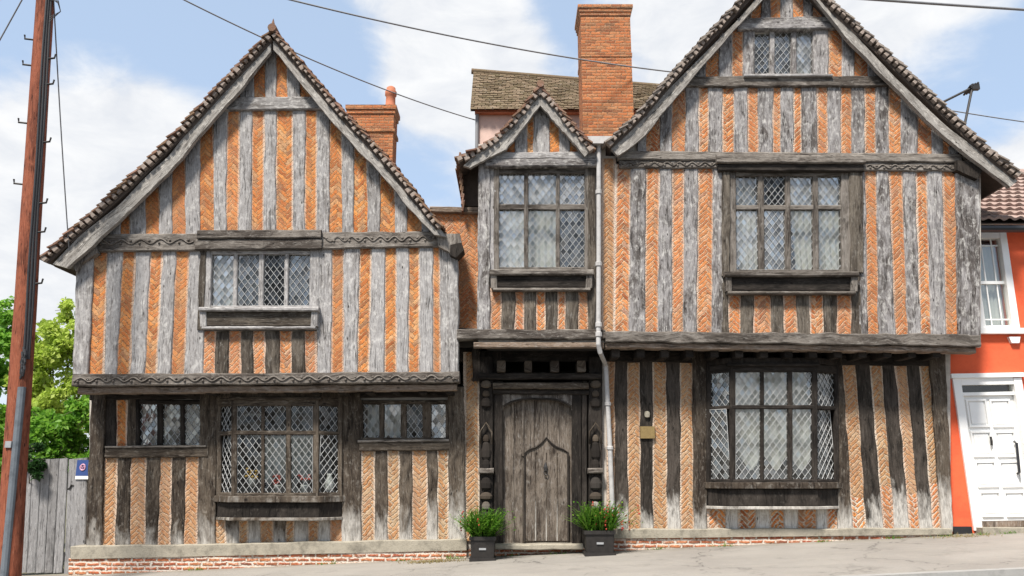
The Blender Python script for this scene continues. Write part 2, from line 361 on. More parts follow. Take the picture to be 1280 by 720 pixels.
# ------------------------------------------------------------------ mesh builder
class MB:
    def __init__(s): s.v, s.f, s.uv, s.e = [], [], [], []
    def face(s, pts, uvs=None, edge=(0, 0)):
        b = len(s.v); s.v += [Vector(p) for p in pts]; s.f.append(list(range(b, b + len(pts))))
        s.uv.append(uvs or [(0, 0)] * len(pts)); s.e.append(edge)
    def grid(s, rows, uvs=None, edge=(0, 0), close=False):
        """rows of points, shared verts"""
        b = len(s.v); nc = len(rows[0])
        for r_ in rows: s.v += [Vector(p) for p in r_]
        for i in range(len(rows) - 1):
            for j in range(nc if close else nc - 1):
                k = (j + 1) % nc
                s.f.append([b + i * nc + j, b + i * nc + k, b + (i + 1) * nc + k, b + (i + 1) * nc + j])
                if uvs:
                    if close and k == 0:
                        du = uvs[i][j][0] + (uvs[i][j][0] - uvs[i][j - 1][0])
                        s.uv.append([uvs[i][j], (du, uvs[i][j][1]), (du, uvs[i + 1][j][1]), uvs[i + 1][j]])
                    else: s.uv.append([uvs[i][j], uvs[i][k], uvs[i + 1][k], uvs[i + 1][j]])
                else: s.uv.append([(0, 0)] * 4)
                s.e.append(edge)
        return b
    def cap(s, idx, uvs=None):
        s.f.append(list(idx)); s.uv.append(uvs or [(0, 0)] * len(idx)); s.e.append((0, 0))
    def beam(s, a, b, w, d, across, w1=None, jit=.0, n=1, ch=.006, d1=None, u0=None):
        """straight timber from a to b; w measured along `across`, d along the third axis; jit = adzed, wandering edges"""
        a, b = Vector(a), Vector(b); L = (b - a).length; t = (b - a).normalized()
        ac = Vector(across); ac = (ac - t * ac.dot(t)).normalized(); dp = t.cross(ac).normalized()
        w1 = w if w1 is None else w1; d1 = d if d1 is None else d1
        n = max(1, n); sd = random.random() * 100; u0 = random.random() * 3 if u0 is None else u0
        rows, uvs = [], []
        for i in range(n + 1):
            q = i / n; c = a.lerp(b, q); ww = (w + (w1 - w) * q) / 2; dd = (d + (d1 - d) * q) / 2
            jl = jit * mnoise.noise(Vector((sd, q * L * 3.1, 0))) * 1.3 + jit * .5 * mnoise.noise(Vector((sd, q * L * 11, 5)))
            jr = jit * mnoise.noise(Vector((sd + 9, q * L * 3.1, 3))) * 1.3 + jit * .5 * mnoise.noise(Vector((sd + 9, q * L * 11, 8)))
            jd = jit * .6 * mnoise.noise(Vector((sd + 20, q * L * 4, 3)))
            k = min(ch, ww * .45, dd * .45)
            cs = [(-ww + jl, -dd + k + jd), (-ww + k + jl, -dd + jd), (ww - k + jr, -dd + jd), (ww + jr, -dd + k + jd),
                  (ww + jr, dd - k), (ww - k + jr, dd), (-ww + k + jl, dd), (-ww + jl, dd - k)]
            rows.append([c + ac * x + dp * y for x, y in cs])
            per, acc, prev = [], 0, None
            for x, y in cs:
                if prev: acc += math.hypot(x - prev[0], y - prev[1])
                per.append((u0 + acc, q * L)); prev = (x, y)
            uvs.append(per)
        bi = s.grid(rows, uvs, close=True)
        s.cap([bi + j for j in range(7, -1, -1)], [(u0 + j * .02, 0) for j in range(8)])
        s.cap([bi + n * 8 + j for j in range(8)], [(u0 + j * .02, L) for j in range(8)])
    def box(s, x0, x1, y0, y1, z0, z1, ch=.004):
        s.beam(((x0 + x1) / 2, (y0 + y1) / 2, z0), ((x0 + x1) / 2, (y0 + y1) / 2, z1), x1 - x0, y1 - y0, (1, 0, 0), ch=ch)
    def tube(s, path, r, n=8, r1=None, caps=True):
        path = [Vector(p) for p in path]; rows, uvs, L = [], [], 0
        for i, p in enumerate(path):
            t = (path[min(i + 1, len(path) - 1)] - path[max(i - 1, 0)]).normalized()
            ref = Vector((0, 0, 1)) if abs(t.z) < .9 else Vector((0, 1, 0))
            x = t.cross(ref).normalized(); y = t.cross(x)
            rr = r if r1 is None else r + (r1 - r) * i / (len(path) - 1)
            if callable(r): rr = r(i / (len(path) - 1))
            if i: L += (p - path[i - 1]).length
            rows.append([p + (x * math.cos(k * 2 * math.pi / n) + y * math.sin(k * 2 * math.pi / n)) * rr for k in range(n)])
            uvs.append([(k * 2 * math.pi * rr / n, L) for k in range(n)])
        b = s.grid(rows, uvs, close=True)
        if caps:
            s.cap([b + k for k in range(n - 1, -1, -1)]); s.cap([b + (len(path) - 1) * n + k for k in range(n)])
    def lathe(s, c, prof, n=14, sy=1.0):
        c = Vector(c); rows = [[c + Vector((r * math.cos(k * 2 * math.pi / n), sy * r * math.sin(k * 2 * math.pi / n), z)) for k in range(n)] for r, z in prof]
        b = s.grid(rows, None, close=True)
        s.cap([b + k for k in range(n - 1, -1, -1)]); s.cap([b + (len(prof) - 1) * n + k for k in range(n)])
    def prism(s, poly, y0, y1):
        """polygon in (x, z), extruded from y0 to y1"""
        n = len(poly); b = len(s.v)
        s.v += [Vector((x, y0, z)) for x, z in poly] + [Vector((x, y1, z)) for x, z in poly]
        fs = [list(range(b, b + n)), list(range(b + 2 * n - 1, b + n - 1, -1))] + [[b + i, b + n + i, b + n + (i + 1) % n, b + (i + 1) % n] for i in range(n)]
        for f in fs:
            s.f.append(f); s.uv.append([(s.v[i].x + s.v[i].y, s.v[i].z) for i in f]); s.e.append((5, .3))
    def build(s, name, mat, parent=None, smooth=False, fixn=True):
        me = bpy.data.meshes.new(name)
        off = root_of(parent) if parent else Vector((0, 0, 0))
        me.from_pydata([v - off for v in s.v], [], s.f)
        uvl = me.uv_layers.new(name='UVMap'); el = me.uv_layers.new(name='edge')
        k = 0
        fl, fe = [], []
        for u, e in zip(s.uv, s.e):
            for q in u: fl += [q[0], q[1]]; fe += [e[0], e[1]]
        uvl.data.foreach_set('uv', fl); el.data.foreach_set('uv', fe)
        if fixn:
            import bmesh
            bm = bmesh.new(); bm.from_mesh(me); bmesh.ops.recalc_face_normals(bm, faces=bm.faces); bm.to_mesh(me); bm.free()
        if smooth: me.polygons.foreach_set('use_smooth', [True] * len(me.polygons))
        me.materials.append(M[mat] if isinstance(mat, str) else mat)
        o = bpy.data.objects.new(name, me); col.objects.link(o)
        if parent: o.parent = parent
        return o
def root_of(p):
    v = Vector((0, 0, 0))
    while p: v += Vector(p.location); p = p.parent
    return v
def thing(name, label, cat, loc=(0, 0, 0), group=None):
    o = bpy.data.objects.new(name, None); col.objects.link(o); o.location = loc; o.empty_display_size = .2
    o['label'] = label; o['category'] = cat
    if group: o['group'] = group
    return o
def tag(o, label, cat, group=None):
    o['label'] = label; o['category'] = cat
    if group: o['group'] = group
    return o
XA, ZA, YA = (1, 0, 0), (0, 0, 1), (0, 1, 0)

# ------------------------------------------------------------------ facade helpers (pixel measures turned into metres on a wall plane)
def stud(parent, xlt, xrt, yt, xlb, xrb, yb, Y, mat='oak', d=.13, jit=.015, name='stud'):
    a = (P(xlt, yt, Y) + P(xrt, yt, Y)) / 2; b = (P(xlb, yb, Y) + P(xrb, yb, Y)) / 2
    wt = P(xrt, yt, Y).x - P(xlt, yt, Y).x; wb = P(xrb, yb, Y).x - P(xlb, yb, Y).x
    a.y += d / 2; b.y += d / 2
    m = MB(); m.beam(b, a, wb, d, XA, w1=wt, jit=jit, n=max(3, int((a - b).length / .09)), ch=.012)
    return m.build(name, mat, parent)
def rail(parent, x0, t0, b0, x1, t1, b1, Y, d=.16, mat='oak_rail', jit=.010, name='rail', ch=.015):
    a = (P(x0, t0, Y) + P(x0, b0, Y)) / 2; b = (P(x1, t1, Y) + P(x1, b1, Y)) / 2
    w0 = P(x0, t0, Y).z - P(x0, b0, Y).z; w1 = P(x1, t1, Y).z - P(x1, b1, Y).z
    a.y += d / 2; b.y += d / 2
    m = MB(); m.beam(a, b, w0, d, ZA, w1=w1, jit=jit, n=max(3, int((a - b).length / .1)), ch=ch)
    return m.build(name, mat, parent)
def panel(parent, tl, tr, bl, br, Y, mat='brick', name='brick_panel', rec=.022):
    """herringbone nogging between two studs, px corners; recessed, slightly uneven"""
    Yp = Y + rec
    A, B, C_, D = P(*tl, Yp), P(*tr, Yp), P(*bl, Yp), P(*br, Yp)
    W = ((B - A).length + (D - C_).length) / 2; H = max((A - C_).length, (B - D).length)
    nv = max(2, int(H / .07)); nu = 4; sd = random.random()
    rows, uvs = [], []
    for i in range(nv + 1):
        q = i / nv; l = C_.lerp(A, q); r_ = D.lerp(B, q); row, ur = [], []
        wl = (r_ - l).length
        for j in range(nu + 1):
            s_ = j / nu; p = l.lerp(r_, s_)
            p.y += .007 * mnoise.noise(Vector((p.x * 6, p.z * 6, sd * 30)))
            row.append(p); ur.append(((s_ - .5) * wl, p.z))
        rows.append(row); uvs.append(ur)
    m = MB(); m.grid(rows, uvs, edge=(W / 2, sd))
    # skirt back into the wall
    rim = rows[0] + [r_[-1] for r_ in rows[1:]] + rows[-1][-2::-1] + [r_[0] for r_ in rows[-2:0:-1]]
    m.grid([rim, [p + Vector((0, .035, 0)) for p in rim]], [[(0, p.z) for p in rim]] * 2, edge=(W / 2, sd), close=True)
    return m.build(name, mat, parent, fixn=False)
def studrow(wall, edges_t, edges_b, yt, yb, Y, mat, bmat, first_panel=True, ext=1.5, smats=None, ytop=None, d=.13):
    """edges: alternating panel boundaries [p0l,p0r,p1l,p1r...] -> panels; the gaps between panels become studs.
    yt/yb are (left,right) values or callables of x"""
    f = lambda y, x, x0, x1: y(x) if callable(y) else y[0] + (y[1] - y[0]) * (x - x0) / (x1 - x0 + 1e-6)
    n = len(edges_t) // 2; x0, x1 = edges_t[0], edges_t[-1]
    for i in range(n):
        a, b, c, d_ = edges_t[2 * i], edges_t[2 * i + 1], edges_b[2 * i], edges_b[2 * i + 1]
        panel(wall, (a - ext, f(yt, a - ext, x0, x1)), (b + ext, f(yt, b + ext, x0, x1)), (c - ext, f(yb, c, x0, x1)), (d_ + ext, f(yb, d_, x0, x1)), Y, bmat if isinstance(bmat, str) else bmat[i])
    for i in range(n - 1):
        a, b, c, d_ = edges_t[2 * i + 1], edges_t[2 * i + 2], edges_b[2 * i + 1], edges_b[2 * i + 2]
        stud(wall, a, b, f(yt, (a + b) / 2, x0, x1), c, d_, f(yb, (c + d_) / 2, x0, x1), Y, mat if smats is None else smats[i], d=d)
def holed_wall(name, mat, parent, x0, x1, y0, y1, Y, holes=(), th=.06):
    """lime-plaster backing slab with window openings (px rectangles)"""
    xs = sorted({x0, x1, *[h[0] for h in holes], *[h[2] for h in holes]}); ys = sorted({y0, y1, *[h[1] for h in holes], *[h[3] for h in holes]})
    m = MB(); b = {}
    keep = {}
    for i in range(len(xs) - 1):
        for j in range(len(ys) - 1):
            cx, cy = (xs[i] + xs[i + 1]) / 2, (ys[j] + ys[j + 1]) / 2
            keep[i, j] = not any(h[0] < cx < h[2] and h[1] < cy < h[3] for h in holes)
    def v(i, j, k):
        if (i, j, k) not in b:
            p = P(xs[i], ys[j], Y); p.y = Y + k * th; b[i, j, k] = len(m.v); m.v.append(p)
        return b[i, j, k]
    def q(l): m.f.append(l); m.uv.append([(m.v[i].x, m.v[i].z) for i in l]); m.e.append((5, .3))
    for (i, j), ok in keep.items():
        if not ok: continue
        q([v(i, j, 0), v(i + 1, j, 0), v(i + 1, j + 1, 0), v(i, j + 1, 0)]); q([v(i, j, 1), v(i, j + 1, 1), v(i + 1, j + 1, 1), v(i + 1, j, 1)])
        for (di, dj, e) in ((-1, 0, ((i, j), (i, j + 1))), (1, 0, ((i + 1, j), (i + 1, j + 1))), (0, -1, ((i, j), (i + 1, j))), (0, 1, ((i, j + 1), (i + 1, j + 1)))):
            if not keep.get((i + di, j + dj), False):
                q([v(*e[0], 0), v(*e[1], 0), v(*e[1], 1), v(*e[0], 1)])
    return m.build(name, mat, parent)
def poly_wall(name, mat, parent, pts, Y, th=.06):
    m = MB(); pp = [P(x, y, Y) for x, y in pts]; m.prism([(p.x, p.z) for p in pp], Y, Y + th); return m.build(name, mat, parent)
def interp(pts):
    def f(x):
        if x <= pts[0][0]: a, b = pts[0], pts[1]
        elif x >= pts[-1][0]: a, b = pts[-2], pts[-1]
        else:
            for a, b in zip(pts, pts[1:]):
                if a[0] <= x <= b[0]: break
        return a[1] + (b[1] - a[1]) * (x - a[0]) / (b[0] - a[0])
    return f

# ------------------------------------------------------------------ leaded lights
def light_quad(parent, bl, br, tl, tr, gmat, lmat='lead', a=.098, b=.13, lw=.008):
    """one leaded light: pane + diamond cames, corners in 3-D"""
    bl, br, tl, tr = map(Vector, (bl, br, tl, tr))
    W = ((br - bl).length + (tr - tl).length) / 2; H = ((tl - bl).length + (tr - br).length) / 2
    nrm = (br - bl).cross(tl - bl).normalized()
    if nrm.y > 0: nrm = -nrm
    B = lambda s, t: (bl.lerp(br, s / W)).lerp(tl.lerp(tr, s / W), t / H)
    m = MB(); n = 3
    tilt = Vector((random.uniform(-.006, .006), 0, random.uniform(-.006, .006)))
    rows = [[B(W * j / n, H * i / n) + nrm * (.003 * random.uniform(-1, 1)) for j in range(n + 1)] for i in range(n + 1)]
    ph = random.uniform(-.15, .15)
    m.grid(rows, [[((W * j / n - W / 2) / a + ph, H * i / n / b) for j in range(n + 1)] for i in range(n + 1)])
    pane = m.build('pane', gmat, parent, fixn=False)
    lm = MB()
    def bar(s0, t0, s1, t1):
        p, q = B(s0, t0) + nrm * .010, B(s1, t1) + nrm * .010
        d = (q - p)
        if d.length < .02: return
        d.normalize(); ac = d.cross(nrm).normalized() * lw / 2; k = nrm * .006
        lm.face([p - ac, q - ac, q - ac * .5 + k, p - ac * .5 + k]); lm.face([p - ac * .5 + k, q - ac * .5 + k, q + ac * .5 + k, p + ac * .5 + k]); lm.face([p + ac * .5 + k, q + ac * .5 + k, q + ac, p + ac])
    kmax = int(W / a + H / b) + 3
    for sg in (1, -1):
        for k in range(-kmax, kmax):
            # (s - W/2)/a + ph + sg*t/b = k
            pts = []
            f = lambda t: W / 2 + a * (k - ph - sg * t / b)
            g = lambda s: (k - ph - (s - W / 2) / a) * b * sg
            t_lo, t_hi = sorted((g(0), g(W)))
            t_lo, t_hi = max(0, t_lo), min(H, t_hi)
            if t_hi - t_lo > .01: bar(f(t_lo), t_lo, f(t_hi), t_hi)
    for s_ in (0, W): bar(s_, 0, s_, H)
    for t_ in (0, H): bar(0, t_, W, t_)
    lm.build('lattice', lmat, pane, fixn=False)
    return pane
def fbeam(parent, p, q, w, d, across, mat, name='frame_bar', jit=.004, w1=None):
    m = MB(); p, q = Vector(p), Vector(q)
    m.beam(p, q, w, d, across, w1=w1, jit=jit, n=max(2, int((q - p).length / .12)), ch=.010); return m.build(name, mat, parent)
def grid_window(house, outer, xs, ys, Y, fmat, gmats, lmat='lead', lean=0.0, d=.09, name='window', fd=0.0):
    """flat leaded window. outer px rect (x0,y0,x1,y1); xs list of light spans; ys list of rows (top,bottom). lean = px shift of x between top and bottom"""
    x0, y0, x1, y1 = outer
    w = bpy.data.objects.new(name, None); col.objects.link(w); w.parent = house
    X = lambda x, y: x + lean * (y - y0) / (y1 - y0)
    Q = lambda x, y, YY=Y: P(X(x, y), y, YY)
    yc = Y + d / 2
    def vert(xa, xb, nm, ya=y0, yb=y1, dd=d, yo=0):
        a = Q((xa + xb) / 2, ya); b = Q((xa + xb) / 2, yb); a.y = b.y = Y + dd / 2 + yo
        fbeam(w, b, a, Q(xb, ya).x - Q(xa, ya).x, dd, XA, fmat, nm)
    def horz(ya, yb, nm, xa=x0, xb=x1, dd=d, yo=0):
        a = Q(xa, (ya + yb) / 2); b = Q(xb, (ya + yb) / 2); a.y = b.y = Y + dd / 2 + yo
        fbeam(w, a, b, Q(xa, ya).z - Q(xa, yb).z, dd, ZA, fmat, nm)
    vert(x0, xs[0][0], 'jamb', dd=d + .03, yo=-.02); vert(xs[-1][1], x1, 'jamb', dd=d + .03, yo=-.02)
    horz(y0, ys[0][0], 'head', xs[0][0], xs[-1][1], dd=d + .02, yo=-.012)
    horz(ys[-1][1], y1, 'bottom_rail', xs[0][0], xs[-1][1], dd=d + .02, yo=-.012)
    for a, b in zip(xs, xs[1:]): vert(a[1], b[0], 'mullion', ys[0][0], ys[-1][1])
    for a, b in zip(ys, ys[1:]): horz(a[1], b[0], 'transom', xs[0][0], xs[-1][1], dd=d - .01, yo=.004)
    yg = Y + d * .55; k = 0
    for r_, (ya, yb) in enumerate(ys):
        for c, (xa, xb) in enumerate(xs):
            g = gmats[(r_ * len(xs) + c) % len(gmats)]
            light_quad(w, P(X(xa - 1, yb), yb + 1, yg), P(X(xb + 1, yb), yb + 1, yg), P(X(xa - 1, ya), ya - 1, yg), P(X(xb + 1, ya), ya - 1, yg), g, lmat)
    return w
def sill_box(win, x0, x1, yt, yb0, yb1, Y, smat, bmat, proud=.13):
    """moulded sill ledge, deep dark apron under it, thin bottom bead"""
    rail(win, x0, yt, yb0, x1, yt, yb0, Y - proud, d=proud + .04, mat=smat, name='sill', jit=.004)
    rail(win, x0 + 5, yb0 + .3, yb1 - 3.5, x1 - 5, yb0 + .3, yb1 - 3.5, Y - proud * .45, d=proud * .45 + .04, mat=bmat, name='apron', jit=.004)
    rail(win, x0 + 4, yb1 - 3.3, yb1, x1 - 4, yb1 - 3.3, yb1, Y - proud * .8, d=proud * .8 + .04, mat=smat, name='apron_bead', jit=.003)
    for xa, xb, s_ in ((x0 + 1, x0 + 9, 1), (x1 - 9, x1 - 1, -1)):
        stud(win, xa, xb, yb0 + .3, xa + 1 * s_, xb + .5 * s_, yb1 - 3.4, Y - proud * .7, smat, d=proud * .7 + .03, jit=.003, name='sill_bracket')

def vine(parent, x0, ya, x1, yb, Y, amp, period, mat, r=.017):
    amp *= .72; r = .012
    """carved running scroll along a beam"""
    a, b = P(x0, ya, Y), P(x1, yb, Y); L = (b - a).length; n = int(L / .02)
    m = MB(); t = (b - a).normalized(); up = Vector((-t.z, 0, t.x))
    ph = random.random() * 6
    path = [a.lerp(b, i / n) + up * amp * math.sin(ph + i / n * L / period * 2 * math.pi) for i in range(n + 1)]
    m.tube(path, r, 6)
    k = int(L / period * 2)
    for i in range(k):
        q = (i + .5) / k; c = a.lerp(b, q); sg = 1 if math.sin(ph + q * L / period * 2 * math.pi) < 0 else -1
        c = c + up * amp * .55 * sg + t * random.uniform(-.01, .01)
        m.lathe(c + Vector((0, 0, -.012)), [(.006, -.012), (.018, -.004), (.02, .01), (.012, .02), (.004, .026)], 6)
    return m.build('carved_scroll', mat, parent, smooth=True)

# =================================================================== THE TIMBER HOUSE
house = thing('timber_framed_house', 'long crooked half timbered house with jettied gables, silver oak studs and orange herringbone brick', 'house', (0, 0, 0))
YU, YG = -.56, 0.0
def part_tag(o, l): o['label'] = l; return o

# ---- left upper storey wall
lu = holed_wall('upper_wall', 'lime', house, 95, 572, 300, 478, YU + .055, [(258, 314, 398, 386)])
et = [117.5, 134, 153.6, 169.4, 188.3, 203.6, 219.7, 237]; eb = [108.6, 130, 144.4, 162, 180, 195.3, 213.3, 230]
studrow(lu, et, eb, (309, 309), (472, 472), YU, 'oak', 'brick')
stud(lu, 95, 117.5, 318, 91, 108.6, 472, YU - .02, 'oak', d=.22, name='corner_post')
stud(lu, 237, 257.5, 309, 230, 253, 472, YU, 'oak')
stud(lu, 249.5, 258, 311, 246, 254, 412, YU - .03, 'oak_cripple', d=.1)
studrow(lu, [254.4, 269.7, 286, 301.4, 316, 331.4, 349, 364.7, 380.5, 395], [253, 269, 285, 300.5, 316, 331.4, 349, 364.7, 380.5, 395], (414, 414), (472, 470), YU, 'oak_cripple', 'brick_right')
stud(lu, 397, 414.7, 309, 396, 413.5, 470, YU, 'oak')
et = [415.5, 429.4, 449.4, 464.7, 481.4, 495.3, 510.5, 524.4, 541, 549.4]; eb = [414, 429.4, 446, 461, 480, 496, 510, 524.4, 541, 551]
studrow(lu, et, eb, (307, 305), (470, 468), YU, 'oak', 'brick')
stud(lu, 549.4, 560, 306, 551, 562, 468, YU, 'oak')
stud(lu, 559.5, 572, 304, 562, 573.5, 474, YU - .02, 'oak', d=.24, name='corner_post')
rail(lu, 117, 292.5, 314.5, 552, 289, 308.5, YU - .05, d=.2)
rail(lu, 246, 287.5, 298, 401, 286.5, 297, YU - .12, d=.1, name='drip_rail')
rail(lu, 244, 299, 312, 402, 298, 311, YU - .09, d=.08, name='drip_rail')
vine(lu, 120, 303, 242, 301, YU - .055, .05, .30, 'oak_rail')
vine(lu, 404, 299, 546, 298, YU - .055, .05, .22, 'oak_rail')
rail(lu, 90, 467.5, 482.5, 574, 464.5, 478, YU - .07, d=.26, name='bressumer')
vine(lu, 92, 475, 572, 471.5, YU - .078, .042, .26, 'oak_rail', .018)
rail(lu, 97, 484, 492.5, 571, 480, 488, YU + .02, d=.16, mat='brown_board', name='fascia_board')

# ---- left gable
bl_lo = [(112, 311), (150, 273), (211, 215), (251, 167), (300, 112), (338, 62)]        # lower edges of the barge boards
br_lo = [(342, 62), (403, 138), (453, 194), (475.5, 216), (511.7, 260.5), (543, 294)]
bl_hi = [(66, 330), (100, 294), (150, 255.5), (183, 220), (211, 195), (266.7, 122.8), (300, 90), (339, 47)]
br_hi = [(341, 47), (418.6, 130), (475.5, 196.7), (525.5, 252), (558, 296)]
fl, fr = interp(bl_lo), interp(br_lo)
gtop = lambda x: (fl(x) if x < 340 else fr(x)) - 8
lgw = poly_wall('gable_wall', 'lime', house, [(114, 300), (340, 60), (552, 300)], YU + .055)
studrow(lgw, [150, 161.7, 181.4, 198.6, 214.7, 231.4, 249.4, 266.7, 284, 300, 315, 330.5, 345.5, 366, 382, 396, 411.7, 427.5, 442, 459, 474.7, 493.6, 509, 527],
        [150, 161.7, 181.4, 198.6, 214.7, 231.4, 249.4, 266.7, 282, 297.8, 313.9, 329, 344.4, 366, 380.5, 395.5, 411.7, 427.5, 442, 459, 474.7, 493.6, 509, 527],
        lambda x: max(gtop(x), 132), (294, 292), YU, 'oak', 'brick')
studrow(lgw, [286, 300, 317, 331, 345, 359, 375, 389], [286, 300, 317, 331, 345, 359, 375, 389], gtop, (126, 126), YU, 'oak', 'brick')
stud(lgw, 138, 150, gtop(146), 138, 150, 296, YU, 'oak'); stud(lgw, 527, 537, gtop(531), 527, 537, 294, YU, 'oak')
rail(lgw, 268, 121.5, 137.5, 404, 120, 136, YU - .05, d=.17, mat='oak', name='collar')

def bargeboard(parent, lo, hi, Y, mat, d=.07, xs=None):
    """board between two px polylines"""
    flo, fhi = interp(lo), interp(hi)
    m = MB(); n = 26
    a0, a1 = hi[0], hi[-1]; b0, b1 = lo[0], lo[-1]
    def along(pts, q):
        L = [0]
        for a, b in zip(pts, pts[1:]): L.append(L[-1] + math.hypot(b[0] - a[0], b[1] - a[1]))
        s_ = q * L[-1]
        for i in range(len(pts) - 1):
            if s_ <= L[i + 1] + 1e-6:
                k = (s_ - L[i]) / (L[i + 1] - L[i]); return (pts[i][0] + (pts[i + 1][0] - pts[i][0]) * k, pts[i][1] + (pts[i + 1][1] - pts[i][1]) * k)
        return pts[-1]
    rows, uvs = [], []; sd = random.random() * 50; dist = 0; prev = None
    for i in range(n + 1):
        q = i / n; h, l = along(hi, q), along(lo, q)
        jl = 2.0 * mnoise.noise(Vector((sd, q * 14, 0))) + 1.2 * mnoise.noise(Vector((sd, q * 40, 4)))
        H_, L_ = P(h[0], h[1], Y), P(l[0] , l[1] + jl, Y)
        if prev is not None: dist += (H_ - prev).length
        prev = H_; w = (H_ - L_).length; dv = Vector((0, d, 0)); md = H_.lerp(L_, .5); g = Vector((0, -.012, 0))
        rows.append([H_, H_.lerp(L_, .42) , H_.lerp(L_, .46) + g, L_ + g, L_ + dv, H_ + dv]); uvs.append([(x, dist) for x in (0, w * .42, w * .46, w, w + d, 2 * w + d)])
    b = m.grid(rows, uvs, close=True); m.cap([b + j for j in range(5, -1, -1)]); m.cap([b + n * 6 + j for j in range(6)])
    return m.build('barge_board', mat, parent)
bargeboard(lgw, [(84, 335), (114, 309), (150, 275), (211, 216), (251, 168), (300, 113), (338.5, 64)], bl_hi, YU - .2, 'oak_barge')
bargeboard(lgw, br_lo[::1], br_hi, YU - .2, 'oak_barge')

def tiled_slope(parent, px, Yf, Yb, mat, pitch=.105, name='roof', blocks=True, th=.024, drop=.10):
    """courses of clay tiles up a slope given by a px polyline (eave to ridge) on the verge plane; the verge is bedded on mortar with gaps"""
    pts = [P(x, y, Yf) for x, y in px]; L = [0]
    for a, b in zip(pts, pts[1:]): L.append(L[-1] + (b - a).length)
    def at(s_):
        for i in range(len(pts) - 1):
            if s_ <= L[i + 1] or i == len(pts) - 2:
                k = (s_ - L[i]) / (L[i + 1] - L[i]); t = (pts[i + 1] - pts[i]).normalized(); return pts[i].lerp(pts[i + 1], k), t
    m, v, u = MB(), MB(), MB()
    n = int(L[-1] / pitch); urow = []
    for c in range(n + 1):
        p, t = at(min(c * pitch, L[-1] - .11)); up = Vector((-t.z, 0, t.x))
        if up.z < 0: up = -up
        y = Yf
        widths = [.17] * 3
        ye = Yf + random.uniform(-.03, .03)
        for k in range(4):
            y0 = ye; y1 = ye + .165 if k < 3 else Yb
            lift = random.uniform(-.012, .016); yaw = random.uniform(-.016, .016)
            a = p + t * (-.05 + yaw) - up * (.006 - lift); b = p + t * .115 - up * .045
            cs = [a - up * th, a, b, b - up * th]
            f0 = [Vector((q.x, y0, q.z)) for q in cs]; f1 = [Vector((q.x, y1 - .004, q.z)) for q in cs]
            bi = m.grid([f0, f1], [[(0, 0)] * 4] * 2, close=True); m.cap([bi + 3, bi + 2, bi + 1, bi]); m.cap([bi + 4, bi + 5, bi + 6, bi + 7])
            ye = y1
        if blocks and c < n:
            q = p + t * .02 - up * .06
            hh = .056 * random.uniform(.5, 1.3)
            v.beam(q + up * .03 + Vector((0, .07, 0)), q - up * hh + Vector((0, .07, 0)), pitch * random.uniform(.5, .82), .12 + random.uniform(-.03, .02), t, ch=.008, jit=.006, n=2)
    for i in range(13):
        p, t = at(L[-1] * i / 12); up = Vector((-t.z, 0, t.x)); up = -up if up.z < 0 else up
        A = p - up * .05; B = p - up * (drop + .05)
        urow.append([Vector((A.x, Yf + .09, A.z)), Vector((B.x, Yf + .09, B.z)), Vector((B.x, Yb, B.z)), Vector((A.x, Yb, A.z))])
    b = u.grid(urow, None, close=True); u.cap([b + 3, b + 2, b + 1, b]); u.cap([b + 12 * 4 + j for j in range(4)])
    r_ = m.build(name, mat, parent)
    u.build('roof_boarding', 'under', r_)
    if blocks: v.build('verge_bedding', 'verge', r_)
    return r_
lt_l = [(48, 319), (100, 273), (155, 223.5), (225, 154), (267, 108), (339, 32)]
lt_r = [(553, 279), (535, 256), (503, 215), (475.5, 182), (431, 136), (342, 32)]
tiled_slope(house, lt_l, YU - .3, 7.5, 'tile'); tiled_slope(house, lt_r, YU - .3, 7.5, 'tile')
m = MB(); a = P(340.5, 33, YU - .3); m.tube([a + Vector((0, -.03, -.03)), a + Vector((0, 8, -.03))], .07, 10); 
m.tube([a + Vector((0, .02, .05)), a + Vector((0, .02, .15))], .03, 6, .004); m.build('ridge_tiles', 'tile', house)
# brackets at the eaves of the left gable
def eave_bracket(parent, pts, Y, d, mat):
    m = MB(); pp = [P(x, y, Y) for x, y in pts]; m.prism([(p.x, p.z) for p in pp], Y, Y + d); return m.build('eave_bracket', mat, parent)
eave_bracket(lu, [(84, 334), (100, 319), (118, 305), (122, 316), (112, 322), (100, 330), (95, 340), (90, 330)], YU - .1, .3, 'oak_rail')
eave_bracket(lu, [(545, 292), (575, 292), (577, 304), (566, 320), (560, 314), (548, 308)], YU - .12, .4, 'oak_rail')
eave_bracket(lu, [(563, 306), (577, 303), (580, 312), (570, 322), (562, 318)], YU - .17, .3, 'oak_black')

# ---- left upper window
w = grid_window(house, (256, 313, 400, 388), [(265, 292), (297, 324), (330, 356), (361, 388)], [(318, 382)], YU + .01, 'oak', ['glass_up', 'glass_mid', 'glass_dark', 'glass_mid'], lean=-1.5)
part_tag(w, 'four light leaded window under the smaller gable')
sill_box(w, 248, 398, 383.5, 388.5, 411, YU, 'oak', 'oak_cripple')

